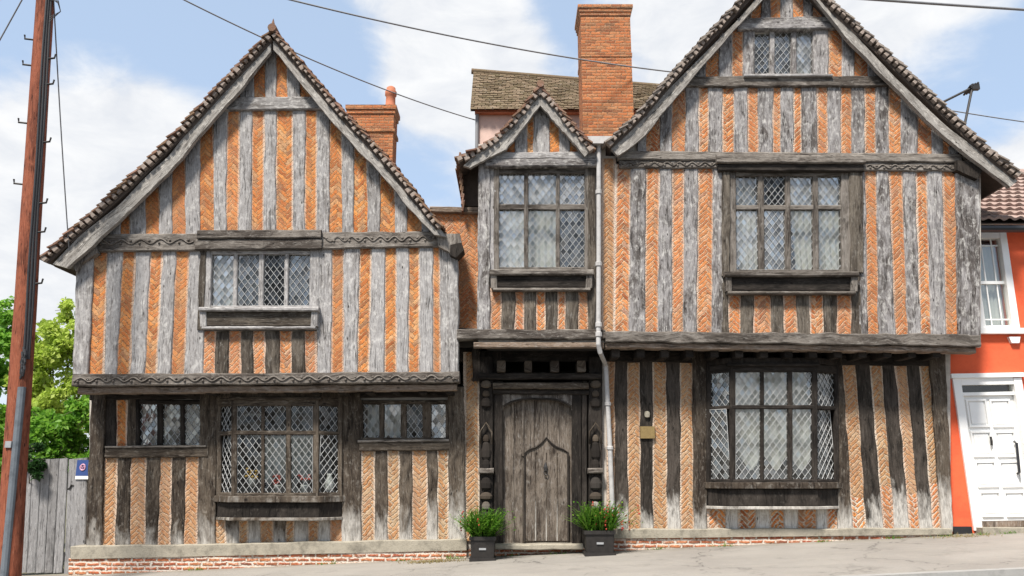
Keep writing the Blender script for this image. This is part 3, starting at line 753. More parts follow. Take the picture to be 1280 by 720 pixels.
# ---- left ground storey
lg = holed_wall('ground_wall', 'lime', house, 112, 580, 484, 690, YG + .055, [(274, 496, 426, 622), (450, 502, 560, 552), (172, 502, 257, 558)])
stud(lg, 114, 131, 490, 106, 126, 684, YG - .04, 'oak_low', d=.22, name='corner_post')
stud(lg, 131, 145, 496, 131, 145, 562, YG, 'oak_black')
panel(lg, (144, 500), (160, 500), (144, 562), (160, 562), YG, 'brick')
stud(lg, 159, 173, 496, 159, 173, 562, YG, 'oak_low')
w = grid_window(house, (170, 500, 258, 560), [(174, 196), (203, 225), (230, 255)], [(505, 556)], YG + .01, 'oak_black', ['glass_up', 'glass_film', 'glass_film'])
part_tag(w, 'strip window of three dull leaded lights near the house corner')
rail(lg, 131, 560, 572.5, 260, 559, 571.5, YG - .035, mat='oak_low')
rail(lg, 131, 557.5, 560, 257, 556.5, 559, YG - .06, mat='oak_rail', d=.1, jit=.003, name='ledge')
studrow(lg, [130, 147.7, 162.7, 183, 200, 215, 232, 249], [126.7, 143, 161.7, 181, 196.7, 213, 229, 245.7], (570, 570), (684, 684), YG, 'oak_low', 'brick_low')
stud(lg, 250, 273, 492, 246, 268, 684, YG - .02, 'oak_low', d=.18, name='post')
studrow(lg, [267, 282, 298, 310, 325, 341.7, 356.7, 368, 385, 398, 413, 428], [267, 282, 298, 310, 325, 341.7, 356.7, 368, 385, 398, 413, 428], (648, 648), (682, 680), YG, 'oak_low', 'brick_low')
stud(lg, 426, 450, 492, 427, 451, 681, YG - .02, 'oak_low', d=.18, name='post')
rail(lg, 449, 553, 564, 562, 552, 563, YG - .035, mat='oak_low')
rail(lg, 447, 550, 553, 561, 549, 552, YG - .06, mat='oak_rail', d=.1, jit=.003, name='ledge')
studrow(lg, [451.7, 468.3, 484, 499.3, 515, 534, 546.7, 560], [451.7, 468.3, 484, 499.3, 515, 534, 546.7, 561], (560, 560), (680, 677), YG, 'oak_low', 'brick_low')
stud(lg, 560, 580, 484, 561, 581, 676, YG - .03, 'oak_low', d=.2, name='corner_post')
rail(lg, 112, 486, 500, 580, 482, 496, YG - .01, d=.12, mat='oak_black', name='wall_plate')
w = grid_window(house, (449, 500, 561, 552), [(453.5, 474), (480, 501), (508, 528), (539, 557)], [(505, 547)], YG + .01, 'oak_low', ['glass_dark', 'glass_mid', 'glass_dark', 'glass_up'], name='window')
part_tag(w, 'narrow strip window of four leaded lights beside the bay')

# ---- left bay window (canted)
def bay(xl, xr, fx0, fx1, y0, y1, Yw, Yf, fronts, ytr, gl, gside, fmat, smat, lmat, sillx, sill_y, box_y, label):
    w = bpy.data.objects.new('bay_window', None); col.objects.link(w); w.parent = house; part_tag(w, label)
    th = 1.0
    A = lambda y: P(xl, y, Yw); B = lambda y: P(fx0, y, Yf); C_ = lambda y: P(fx1, y, Yf); D = lambda y: P(xr, y, Yw)
    def post(px, Y, wd, nm='post'): fbeam(w, P(px, y1, Y) , P(px, y0, Y), wd, .085, XA, fmat, nm)
    post(fx0 + 3.5, Yf + .04, .085); post(fx1 - 3.5, Yf + .04, .085); post(xl + 1.5, Yw - .02, .07); post(xr - 1.5, Yw - .02, .07)
    rows = [(y0 + 10, ytr - 3), (ytr + 3, y1 - 3)]
    for yy, wd in ((y0 + 5, .13), (ytr, .06), (y1 - 1.5, .06)):
        fbeam(w, P(fx0 + 4, yy, Yf + .03), P(fx1 - 4, yy, Yf + .03), wd, .075, ZA, fmat, 'transom')
        for (p, q) in ((P(xl + 1, yy, Yw - .01), P(fx0 + 3, yy, Yf + .03)), (P(fx1 - 3, yy, Yf + .03), P(xr - 1, yy, Yw - .01))):
            q.z = p.z = (P(fx0, yy, Yf).z) ; fbeam(w, p, q, wd, .07, ZA, fmat, 'transom')
    fbeam(w, P(fx0 - 3, y0 + 1, Yf - .02), P(fx1 + 3, y0 + 1, Yf - .02), .045, .07, ZA, fmat, 'cornice')
    for a, b in zip(fronts, fronts[1:]): fbeam(w, P((a[1] + b[0]) / 2, y1 - 3, Yf + .03), P((a[1] + b[0]) / 2, y0 + 9, Yf + .03), (b[0] - a[1]) / 80, .06, XA, fmat, 'mullion')
    k = 0
    for ya, yb in rows:
        for a, b in fronts:
            light_quad(w, P(a - 1, yb + 1, Yf + .04), P(b + 1, yb + 1, Yf + .04), P(a - 1, ya - 1, Yf + .04), P(b + 1, ya - 1, Yf + .04), gl[k % len(gl)], lmat); k += 1
        zb, za = P(fx0, yb + 1, Yf).z, P(fx0, ya - 1, Yf).z
        for (p, q) in ((P(xl + 2, yb, Yw), P(fx0 + 2, yb, Yf + .05)), (P(fx1 - 2, yb, Yf + .05), P(xr - 2, yb, Yw))):
            light_quad(w, (p.x, p.y, zb), (q.x, q.y, zb), (p.x, p.y, za), (q.x, q.y, za), gside, lmat)
    # sill as a splayed slab, apron box below it, top board
    def slab(nm, mat, ya, yb, o, inner=None):
        z1, z0 = P(fx0, ya, Yf).z, P(fx0, yb, Yf).z
        ax, bx, cx, dx = P(xl, ya, Yw).x - o, P(fx0, ya, Yf).x - o * .6, P(fx1, ya, Yf).x + o * .6, P(xr, ya, Yw).x + o
        if inner is not None: ax, dx = inner
        poly = [(ax, Yw + .05), (ax, Yw - .02), (bx, Yf - o), (cx, Yf - o), (dx, Yw - .02), (dx, Yw + .05)]
        m = MB(); n = len(poly)
        lo = [Vector((x, y, z0)) for x, y in poly]; hi = [Vector((x, y, z1)) for x, y in poly]
        c = Vector(((ax + dx) / 2, Yw, 0)); ins = lambda p, z: Vector((p.x + (c.x - p.x) * .012, p.y + .008, z))
        b = m.grid([[ins(p, z0) for p in lo], [p + Vector((0, 0, .008)) for p in lo], [p - Vector((0, 0, .008)) for p in hi], [ins(p, z1) for p in hi]],
                   [[(i * .5, zz) for i in range(n)] for zz in (z0, z0 + .01, z1 - .01, z1)], close=True)
        m.cap([b + j for j in range(n - 1, -1, -1)]); m.cap([b + 3 * n + j for j in range(n)])
        return m.build(nm, mat, w)
    slab('sill', smat, y1, y1 + 8, .06); slab('apron', 'oak_black', y1 + 8.3, box_y - 4, .0); slab('apron_bead', smat, box_y - 4, box_y, .025)
    slab('bay_top', fmat, y0 - 8, y0 - .5, .02)
    return w
bay(273, 427, 290, 399, 497, 620, YG, -.24, [(298, 327), (331, 358), (364, 390)], 541, ['glass_dark'], 'glass_dark', 'oak_low', 'oak_low', 'lead', None, None, 651, 'canted bay window with dark panes and white diamond leading')

# ---- centre: brick strip beside the door bay, upper and lower
cs = holed_wall('brick_strip_wall', 'lime', house, 540, 604, 264, 425, -.10)
panel(cs, (530, 262), (602, 262), (530, 425), (602, 425), -.15, 'brick_right')
rail(cs, 537, 257.5, 264.5, 600, 259, 266, -.22, d=.2, mat='brown_board', name='coping')
rail(cs, 571, 410, 420, 600, 411, 421, -.3, d=.3, mat='oak_rail', name='bressumer')
cg = holed_wall('ground_wall', 'lime', house, 579, 625, 445, 690, YG + .055)
stud(cg, 600, 626, 440, 600, 626, 684, YG + .02, 'oak_black', name='post')
rail(cg, 574, 436, 452, 757, 436, 452, YG + .03, d=.12, mat='oak_black', name='wall_plate')
panel(cg, (579, 440), (600, 440), (581, 676), (600, 676), YG, 'brick_low')

# ---- centre bay upper storey
cu = holed_wall('upper_wall', 'lime', house, 598, 757, 180, 428, YU + .055, [(618, 212, 738, 340)])
stud(cu, 598, 613, 186, 596.5, 612, 420, YU - .02, 'oak_right', d=.22, name='corner_post')
stud(cu, 612, 621, 206, 611, 620, 345, YU + .005, 'oak_right')
studrow(cu, [614, 627, 644, 655, 670, 682, 697, 707, 723, 735], [613, 626, 643, 655, 670, 682, 697, 707, 723, 735], (360, 360), (418, 418), YU, 'oak_cripple', 'brick_right')
stud(cu, 735, 745, 186, 735, 745, 420, YU - .01, 'oak_cripple', d=.2)
rail(cu, 607, 190, 199, 746, 189, 198, YU - .06, d=.18, mat='oak', name='tie_beam')
rail(cu, 607, 198.5, 208, 746, 197.5, 207, YU - .10, d=.2, mat='oak_right', name='tie_beam')
rail(cu, 571, 411, 423.5, 757, 412, 424, YU - .05, d=.24, mat='oak_rail', name='bressumer')
rail(cu, 592, 427, 435, 755, 427, 435, YU - .02, d=.1, mat='brown_board', name='fascia_board')
w = grid_window(house, (617, 208, 740, 340), [(624, 655), (660.5, 695), (700, 731)], [(217, 255), (262, 334)], YU + .02, 'oak_frame', ['glass_up', 'glass_up', 'glass_up', 'glass_up', 'glass_mid', 'glass_mid'])
part_tag(w, 'six light leaded window above the front door')
sill_box(w, 612, 742, 336.5, 343, 363, YU, 'oak_rail', 'oak_black')
cgab = poly_wall('gable_wall', 'lime', house, [(608, 200), (675, 118), (742, 200)], YU + .055)
ctop = lambda x: (interp([(606, 200), (675, 126)])(x) if x < 675 else interp([(675, 126), (738, 190)])(x))
studrow(cgab, [630, 643, 659, 667, 687, 699, 712, 722], [630, 643, 659, 667, 687, 699, 712, 722], lambda x: ctop(x) - 6, (194, 194), YU, 'oak', 'brick')
bargeboard(cgab, [(588, 210), (615, 195), (633, 187), (675, 132)], [(579, 207), (612, 178), (640, 149), (674, 112)], YU - .16, 'oak_barge')
bargeboard(cgab, [(675, 132), (700, 160), (731, 195)], [(676, 112), (710, 147), (742, 184)], YU - .16, 'oak_barge')
tiled_slope(house, [(571, 194), (600, 180), (625, 162), (675, 103)], YU - .24, 2.2, 'tile', blocks=True, drop=.06)
tiled_slope(house, [(744, 182), (710, 143), (676, 103)], YU - .24, 2.2, 'tile', blocks=True, drop=.06)
m = MB(); a = P(675.5, 103, YU - .24); m.tube([a + Vector((0, -.03, -.03)), a + Vector((0, 2.4, -.03))], .06, 10); m.build('ridge_tiles', 'tile', house)
# tile-hung cheek of the door bay
m = MB()
for k in range(8):
    a, b = P(571 + k * .7, 192 + k * 8.6, -.3), P(571 + k * .7, 204 + k * 8.6, -.3)
    for j in range(8):
        y0 = -.32 + j * .22 + random.uniform(-.01, .01)
        m.beam((a.x + .03, y0 + .1, b.z), (a.x + .055, y0 + .1, a.z + .02), .03, .2, XA, ch=.004)
m.build('tile_hung_cheek', 'tile', house)
m = MB(); a, b = P(577, 196, -.1), P(600, 258, -.1); m.box(a.x + .02, b.x + .02, -.12, 1.6, b.z, a.z - .02); m.build('cheek_wall', 'under', house)

# ---- doorway
dw = bpy.data.objects.new('doorway', None); col.objects.link(dw); dw.parent = house
m = MB(); p0, p1 = P(624, 684, .1), P(718, 490, .1)
def doorboard(xl, xr, yt, yb, Y, d=.05, nm='plank'):
    m = MB(); a, b = P((xl + xr) / 2, yb, Y), P((xl + xr) / 2, yt, Y); a.y = b.y = Y + d / 2
    m.beam(a, b, P(xr, yt, Y).x - P(xl, yt, Y).x, d, XA, jit=.003, n=10, ch=.006); return m
arch = lambda x: 497 + 9 * ((x - 671.5) / 43) ** 2
door = MB()
xs_ = [628, 641, 654, 668, 683, 698, 716]
for a, b in zip(xs_, xs_[1:]):
    q = doorboard(a + .3, b - .3, 490, 682, .07 + random.uniform(-.004, .004)); k = len(door.v)
    door.v += q.v; door.f += [[i + k for i in f] for f in q.f]; door.uv += q.uv; door.e += q.e
dr = door.build('door', 'door_oak', dw)
# cover strips and wicket door with ogee head
for x in (641, 654, 683, 698):
    s_ = doorboard(x - 1.4, x + 1.4, 496, 680 if x in (641,) else 570, .052, .02); s_.build('cover_strip', 'door_oak', dr)
og = [(656, 676), (656, 566), (662, 562), (670, 559), (677, 554), (683, 547), (689, 554), (696, 559), (704, 562), (710, 566), (710, 676)]
m = MB(); pp = [P(x, y, .04) for x, y in og]; m.prism([(p.x, p.z) for p in pp], .04, .075)
wk = m.build('wicket_door', 'door_oak', dr)
m = MB(); path = [P(x, y, .03) for x, y in [(655.5, 676)] + og[1:-1] + [(710.5, 676)]]; m.tube(path, .016, 6); m.build('wicket_moulding', 'oak_black', wk)
for x in (669.5, 683, 696.5):
    m = doorboard(x - .7, x + .7, 566, 676, .033, .012); m.build('cover_strip', 'oak_low', wk)
m = MB(); q = P(682, 584, .02); m.lathe(q + Vector((0, 0, -.05)), [(.01, 0), (.03, .01), (.034, .05), (.02, .09), (.008, .12)], 8, .5)
m.tube([q + Vector((.03 * math.cos(t_ * .5), -.02, -.08 + .035 * math.sin(t_ * .5))) for t_ in range(14)], .008, 5); m.build('knocker', 'iron', wk)
# arched head (spandrels) and frame
m = MB()
top = [P(x, 489, .0) for x in (625, 718)]
ar = [P(x, 499.5 + 10 * abs((x - 671.5) / 43) ** 3, .0) for x in range(629, 715, 5)]
poly = [(p.x, p.z) for p in ([P(625, 493, 0)] + [P(625, 512, 0)] + [P(628.5, 513, 0)] + ar + [P(714.5, 513, 0), P(718, 512, 0), P(718, 493, 0)])]
m.prism(poly, -.02, .1); m.build('arched_head', 'oak_rail', dw)
m = MB(); m.tube([p + Vector((0, -.03, .012)) for p in ar], .018, 6); m.build('arch_moulding', 'oak_black', dw)
for xa, xb in ((618, 628.5), (715, 727), (727.5, 734)):
    stud(dw, xa, xb, 476, xa, xb, 682, -.03, 'oak_black', d=.16, name='jamb', jit=.004)
rail(dw, 616, 478, 486, 736, 478, 486, -.12, d=.2, mat='oak_low', name='lintel')
rail(dw, 616, 486.5, 493, 736, 486.5, 493, -.06, d=.14, mat='oak_black', name='lintel')
rail(dw, 598, 466, 474, 752, 466, 474, -.14, d=.22, mat='oak_black', name='lintel')
def carved_post(xa, xb):
    stud(dw, xa, xb, 446, xa, xb, 680, -.04, 'oak_black', d=.16, name='carved_post', jit=.006)
    c = (xa + xb) / 2; hw = (xb - xa) / 160
    q = lambda y: P(c, y, -.06)
    def blob(y, h, w, dep=.42):
        hh = h / 80; m = MB(); m.lathe(q(y) + Vector((0, 0, -hh / 2)), [(w * .35, 0), (w * .9, hh * .15), (w, hh * .5), (w * .7, hh * .85), (w * .25, hh)], 8, dep); m.build('carving', 'oak_black' if h > 11 else 'oak_low', dw)
    for y, h, w in ((480, 10, hw * .8), (492, 8, hw * .55), (503, 12, hw * .75)): blob(y, h, w)
    # canopied niche with a worn figure on a bracket
    m = MB(); m.tube([P(c - 7, 555, -.09), P(c - 7, 540, -.1), P(c, 528, -.11), P(c + 7, 540, -.1), P(c + 7, 555, -.09)], .018, 5); m.build('carved_canopy', 'oak_low', dw, smooth=True)
    blob(548, 9, .05); blob(563, 22, .075); blob(580, 12, .06)
    for y, h, w in ((604, 16, hw * .8), (620, 9, hw * .9), (632, 10, hw * .6), (646, 12, hw * .95), (662, 14, hw * .8)): blob(y, h, w)
    rail(dw, xa - 1, 585, 592, xb + 1, 585, 592, -.12, d=.12, mat='oak_rail', name='carved_bracket', jit=.006)
carved_post(599, 616); carved_post(736, 753)
for x in (622, 655, 688, 721):
    q = P(x + 5, 459, -.1); m = MB(); m.beam(q + Vector((0, -.12, 0)), q + Vector((0, .25, 0)), .13, .17, XA, ch=.012, jit=.012, n=3); m.build('joist_end', 'oak_low', dw)
rail(dw, 619, 680.5, 687.5, 729, 680.5, 687.5, -.2, d=.4, mat='sill_stone', name='doorstep')
stud(dw, 590, 600, 430, 590, 600, 476, -.06, 'oak_black', d=.2, name='bracket'); 

# ---- right upper storey
ru = holed_wall('upper_wall', 'lime', house, 757, 1226, 195, 434, YU + .055, [(912, 212, 1062, 344)])
panel(ru, (752, 198), (770, 198), (752, 418), (768.5, 418), YU + .01, 'brick_low', 'rough_masonry')
studrow(ru, [770, 788.8, 807.5, 825, 840, 856, 873, 891.7], [768, 786, 806, 822, 840, 854, 871, 890], (205, 206), (418, 419), YU, 'oak_right', 'brick_right')
stud(ru, 891.7, 905, 205, 890, 904, 420, YU, 'oak_right')
stud(ru, 903, 913, 210, 903, 912, 345, YU - .035, 'oak_cripple', d=.12); stud(ru, 1062, 1079, 210, 1064, 1080, 340, YU - .035, 'oak_cripple', d=.12)
stud(ru, 1071, 1081, 207, 1073, 1086, 420, YU, 'oak_right')
studrow(ru, [910.5, 926, 943, 963, 979, 996, 1012, 1029, 1046, 1064], [910.5, 926, 941, 965, 980, 997, 1013, 1030, 1046, 1065], (362, 362), (420, 420), YU, 'oak_cripple', 'brick_right')
stud(ru, 902, 911, 345, 902, 911, 420, YU, 'oak_cripple'); stud(ru, 1064, 1076, 345, 1065, 1078, 420, YU, 'oak_cripple')
studrow(ru, [1080, 1096, 1110.7, 1128, 1144, 1159, 1178, 1195.6], [1085, 1098.5, 1120, 1135, 1151.5, 1164, 1183, 1198.5], (207, 210), (421, 423), YU, 'oak_right', 'brick_right')
stud(ru, 1195.6, 1224.5, 212, 1198.5, 1226, 424, YU - .03, 'oak_right', d=.26, name='corner_post')
rail(ru, 772, 188, 199, 1202, 192, 203, YU - .06, d=.2)
rail(ru, 774, 199.5, 210, 898, 199.5, 210, YU - .03, d=.17); rail(ru, 1078, 202, 213, 1204, 204, 214, YU - .03, d=.17)
rail(ru, 896, 193, 203, 1082, 193.5, 203.5, YU - .13, d=.1, name='drip_rail'); rail(ru, 898, 203.5, 213, 1080, 204, 214, YU - .08, d=.12, mat='oak_black', name='drip_rail')
vine(ru, 776, 205, 894, 205, YU - .035, .04, .2, 'oak_rail'); vine(ru, 1084, 208, 1200, 209, YU - .035, .04, .2, 'oak_rail')
rail(ru, 757, 413.5, 427, 1226, 418, 433, YU - .06, d=.26, name='bressumer', jit=.02, mat='oak_frame')
rail(ru, 757, 427.8, 435, 1220, 433.5, 441, YU + .0, d=.2, mat='brown_board', name='fascia_board')
w = grid_window(house, (911, 212, 1064, 343), [(919.5, 947.5), (955, 981.5), (988, 1016), (1023, 1051)], [(220, 256), (262, 337)], YU + .02, 'oak_frame', ['glass_mid', 'glass_dark', 'glass_up', 'glass_up', 'glass_up', 'glass_up', 'glass_mid', 'glass_mid'], lean=1)
part_tag(w, 'eight light leaded window in the larger gable front')
sill_box(w, 906, 1074, 339, 345, 367, YU, 'oak_frame', 'oak_black', .15)
eave_bracket(ru, [(1196, 200), (1222, 204), (1228, 214), (1222, 224), (1204, 216), (1196, 212)], YU - .12, .3, 'oak_black')

# ---- right gable
rgw = MB(); 
gl_lo = [(770, 205), (804.6, 172), (823.5, 148), (857, 108), (906.6, 49.6), (950, 3), (985, -36)]
gr_lo = [(985, -36), (1019, 0), (1060, 49.6), (1095, 85), (1130, 122), (1176.6, 172), (1200, 201), (1235, 238)]
gl_hi = [(764, 186), (790, 157), (860, 87.5), (927, 20), (985, -48)]
gr_hi = [(985, -48), (1028, 0), (1118, 96), (1182, 157), (1240, 201), (1272, 226)]
f1, f2 = interp(gl_lo), interp(gr_lo)
rtop = lambda x: (f1(x) if x < 985 else f2(x)) - 8
P3 = lambda pts, Y: [(P(x, y, Y).x, P(x, y, Y).z) for x, y in pts]
def gable_wall_holed():
    m = MB(); Y = YU + .055
    for poly in ([(762, 205), (862, 96), (1110, 98), (1214, 210)], [(862, 96), (900, 52), (941, 22), (941, 96)], [(1019, 96), (1019, 14), (1110, 98)], [(905, 45), (985, -50), (1050, 30), (1045, 36)]):
        m.prism(P3(poly, Y), Y, Y + .06)
        Y += .003
    return m.build('gable_wall', 'lime', house)
rgw = gable_wall_holed()
e2 = [808, 825, 840, 857, 873.7, 886, 903, 918, 935, 948, 966, 976, 992, 1002, 1021.5, 1035, 1051, 1065, 1081, 1095, 1111, 1126.6, 1147.5, 1165, 1179, 1187]
studrow(rgw, e2, e2, lambda x: max(rtop(x), 103), (192, 194), YU, 'oak_right', 'brick_right')
stud(rgw, 797, 808, rtop(804), 797, 808, 192, YU, 'oak_right'); stud(rgw, 1187, 1198, rtop(1192), 1187, 1198, 196, YU, 'oak_right')
rail(rgw, 856, 95, 108, 1122, 94, 107, YU - .05, d=.17)
studrow(rgw, [883, 899, 915, 929], [883, 899, 915, 929], lambda x: max(rtop(x), 32), (98, 98), YU, 'oak_right', 'brick_right')
stud(rgw, 929, 942, 32, 929, 942, 98, YU, 'oak_right'); stud(rgw, 1018, 1036, 32, 1018, 1036, 98, YU, 'oak_right')
studrow(rgw, [1036, 1053, 1068, 1085], [1036, 1053, 1068, 1085], lambda x: max(rtop(x), 32), (98, 98), YU, 'oak_right', 'brick_right')
stud(rgw, 868, 883, rtop(876), 868, 883, 98, YU, 'oak_right'); stud(rgw, 1085, 1100, rtop(1092), 1085, 1100, 98, YU, 'oak_right')
rail(rgw, 922, 22, 36.5, 1048, 20, 35, YU - .06, d=.18, mat='oak_right', name='collar')
studrow(rgw, [940, 952, 963, 976, 991.5, 1005, 1016, 1027], [940, 952, 963, 976, 991.5, 1005, 1016, 1027], lambda x: rtop(x) , (28, 28), YU, 'oak_right', 'brick_right')
w = grid_window(house, (939, 34, 1020, 96), [(943, 962.5), (968.5, 989), (996, 1016)], [(38, 92)], YU + .03, 'oak_right', ['glass_mid', 'glass_mid', 'glass_up'])
part_tag(w, 'small three light window near the top of the larger gable')
rail(w, 930, 92.3, 95.3, 1041, 92, 95, YU - .1, d=.12, mat='oak', name='sill', jit=.003)
bargeboard(rgw, [(772, 196), (804.6, 172), (823.5, 148), (857, 108), (906.6, 49.6), (950, 3), (985, -34)], gl_hi, YU - .2, 'oak_barge')
bargeboard(rgw, [(985, -34), (1019, 0), (1060, 49.6), (1130, 122), (1176.6, 168), (1214, 198), (1262, 234)], gr_hi, YU - .2, 'oak_barge')
tiled_slope(house, [(757, 174), (790, 145), (857, 67), (921, 0), (984, -68)], YU - .3, 7.5, 'tile_grey')
tiled_slope(house, [(1279, 214), (1240, 183), (1165, 112), (1101, 51), (1042, -2), (986, -68)], YU - .3, 7.5, 'tile_grey')
m = MB(); a = P(985, -68, YU - .3); m.tube([a + Vector((0, -.05, -.01)), a + Vector((0, 8, -.01))], .08, 10); m.build('ridge_tiles', 'tile_grey', house)

# ---- right ground storey
rg = holed_wall('ground_wall', 'lime', house, 752, 1188, 436, 668, YG + .055, [(884, 452, 1046, 606)])
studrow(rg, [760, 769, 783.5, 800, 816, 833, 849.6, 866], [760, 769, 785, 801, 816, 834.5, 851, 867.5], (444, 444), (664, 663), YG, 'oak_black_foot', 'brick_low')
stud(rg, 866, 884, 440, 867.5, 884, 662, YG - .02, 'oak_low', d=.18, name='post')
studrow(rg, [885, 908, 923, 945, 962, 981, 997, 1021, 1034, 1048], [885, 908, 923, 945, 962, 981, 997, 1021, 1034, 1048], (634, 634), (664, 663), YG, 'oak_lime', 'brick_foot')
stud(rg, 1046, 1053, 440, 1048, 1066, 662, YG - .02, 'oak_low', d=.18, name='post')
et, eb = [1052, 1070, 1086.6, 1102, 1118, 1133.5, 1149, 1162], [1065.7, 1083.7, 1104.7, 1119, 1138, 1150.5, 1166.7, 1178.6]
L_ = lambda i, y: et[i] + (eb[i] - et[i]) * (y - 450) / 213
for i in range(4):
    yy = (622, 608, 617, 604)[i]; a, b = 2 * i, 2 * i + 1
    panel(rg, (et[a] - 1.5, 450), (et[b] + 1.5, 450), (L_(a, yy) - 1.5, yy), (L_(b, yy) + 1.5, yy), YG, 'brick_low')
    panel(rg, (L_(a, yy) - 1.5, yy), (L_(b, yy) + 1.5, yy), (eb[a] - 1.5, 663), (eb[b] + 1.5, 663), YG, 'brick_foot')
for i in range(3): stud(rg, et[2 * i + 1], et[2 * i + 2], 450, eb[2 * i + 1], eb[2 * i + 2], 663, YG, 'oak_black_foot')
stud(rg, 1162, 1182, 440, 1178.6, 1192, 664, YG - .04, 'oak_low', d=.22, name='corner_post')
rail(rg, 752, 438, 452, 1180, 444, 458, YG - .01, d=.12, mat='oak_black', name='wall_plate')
bay(884, 1046, 911.5, 1021, 455, 603, YG, -.26, [(920.5, 950), (954.5, 984), (990, 1016)], 509, ['glass_low'], 'glass_low', 'oak_black', 'oak_low', 'lead_dark', None, None, 637, 'canted bay window with black frame and net curtain behind')
# name plate and bell
m = MB(); a, b = P(800, 533, -.02), P(819, 548, -.02); m.box(a.x, b.x, -.03, 0, b.z, a.z, .008); m.build('wall_plate_sign', 'brass', house)
m = MB(); m.lathe(P(809, 518, -.03), [(.01, -.05), (.036, -.04), (.045, 0), (.036, .04), (.01, .05)], 10, .5); m.build('door_bell', 'sill_stone', house)

# ---- sill bands and brick plinths
def band(x0, t0, b0, x1, t1, b1, Y, mat, nm, d=.3, herr=False):
    n = 24; m = MB(); rows, uvs = [], []
    for i in range(n + 1):
        q = i / n; x = x0 + (x1 - x0) * q
        T, B = P(x, t0 + (t1 - t0) * q + random.uniform(-.7, .7), Y), P(x, b0 + (b1 - b0) * q, Y)
        jy = random.uniform(-.008, .008)
        rows.append([B + Vector((0, jy, 0)), T + Vector((0, jy, -.012)), T + Vector((0, jy + .014, 0)), T + Vector((0, d, 0)), B + Vector((0, d, 0))])
        uvs.append([(B.x, B.z), (B.x, T.z), (B.x, T.z + .01), (B.x, T.z + d), (B.x, B.z + d)])
    b = m.grid(rows, uvs, edge=(50, .3), close=True); m.cap([b + j for j in range(4, -1, -1)]); m.cap([b + n * 5 + j for j in range(5)])
    return m.build(nm, mat, house)
band(88, 683, 699, 583, 674, 688, -.09, 'sill_stone', 'sill_band')
band(86, 698, 740, 583, 687, 720, -.07, 'brick_plinth', 'brick_plinth')
band(752, 661, 673.5, 1190, 660.5, 668, -.08, 'sill_stone', 'sill_band')
band(752, 672.5, 700, 1190, 667, 690, -.05, 'brick_plinth', 'brick_plinth')
band(583, 686, 720, 752, 684, 712, -.02, 'brick_plinth', 'brick_plinth')

# ---- enclosing walls, floors (dark rooms behind the glass)
xl0, xl1, xr0, xr1 = P(114, 600, 0).x, P(579, 600, 0).x, P(753, 600, 0).x, P(1186, 600, 0).x
ul0, ul1, ur0, ur1 = P(96, 400, YU).x, P(570, 400, YU).x, P(757, 400, YU).x, P(1223, 400, YU).x
zg = gz(-7) - .3; zf = P(600, 470, 0).z; zf2 = P(1000, 434, YU).z + .03; zfl = P(300, 480, YU).z + .03
zE, zER = P(300, 300, YU).z, P(1000, 200, YU).z
m = MB(); m.box(xl0 - .02, xl0 + .14, .12, 7.4, zg, zfl); m.box(xr1 - .14, xr1 + .02, .12, 7.4, zg, zf2); m.box(xl0, xr1, 7.3, 7.45, zg, zfl)
m.build('side_wall', 'side_plaster', house)
m = MB(); m.box(ul0, ul0 + .14, YU + .12, 7.4, zfl, zE + .1); m.box(ul1 - .14, ul1, YU + .12, 7.4, zfl, zE + .1); m.box(ul0, ul1, 7.3, 7.45, zfl, zE + .1); m.build('side_wall', 'side_plaster', house)
m = MB(); c_l = P(600, 300, YU).x
m.box(c_l, c_l + .12, YU + .12, 7.4, zf2, P(600, 190, YU).z); m.box(ur1 - .14, ur1, YU + .12, 7.4, zf2, zER + .1); m.box(c_l, ur1, 7.3, 7.45, zf2, zER + .1)
m.build('side_wall', 'side_plaster', house)
m = MB(); m.box(ul0, ul1, YU + .1, 7.3, zfl, zfl + .1); m.box(ul1 + .001, c_l, -.12, 7.3, zf2 + .05, zf2 + .15); m.box(c_l + .001, ur1, YU + .1, 7.3, zf2, zf2 + .1)
m.box(ul0 + .15, ul1 - .15, YU + .2, 7.2, zE, zE + .08); m.box(c_l + .15, ur1 - .15, YU + .2, 7.2, zER, zER + .08)
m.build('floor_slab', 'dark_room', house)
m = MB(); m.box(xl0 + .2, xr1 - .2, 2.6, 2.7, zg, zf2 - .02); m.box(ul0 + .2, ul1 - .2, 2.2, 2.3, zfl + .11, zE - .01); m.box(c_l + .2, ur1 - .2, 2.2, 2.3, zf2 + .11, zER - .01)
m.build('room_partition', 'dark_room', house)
# jetty joists
for i in range(14):
    x = xl0 + .2 + (xl1 - xl0 - .4) * i / 13
    m = MB(); m.beam((x, YU + .1, zfl - .09), (x, .3, zfl - .09), .12, .14, XA, jit=.008, n=4, ch=.012); m.build('joist', 'oak_black', house)
for i in range(14):
    x = xr0 + .2 + (xr1 - xr0 - .4) * i / 13
    m = MB(); m.beam((x, YU + .1, zf2 - .1), (x, .3, zf2 - .1), .12, .14, XA, jit=.008, n=4, ch=.012); m.build('joist', 'oak_black', house)

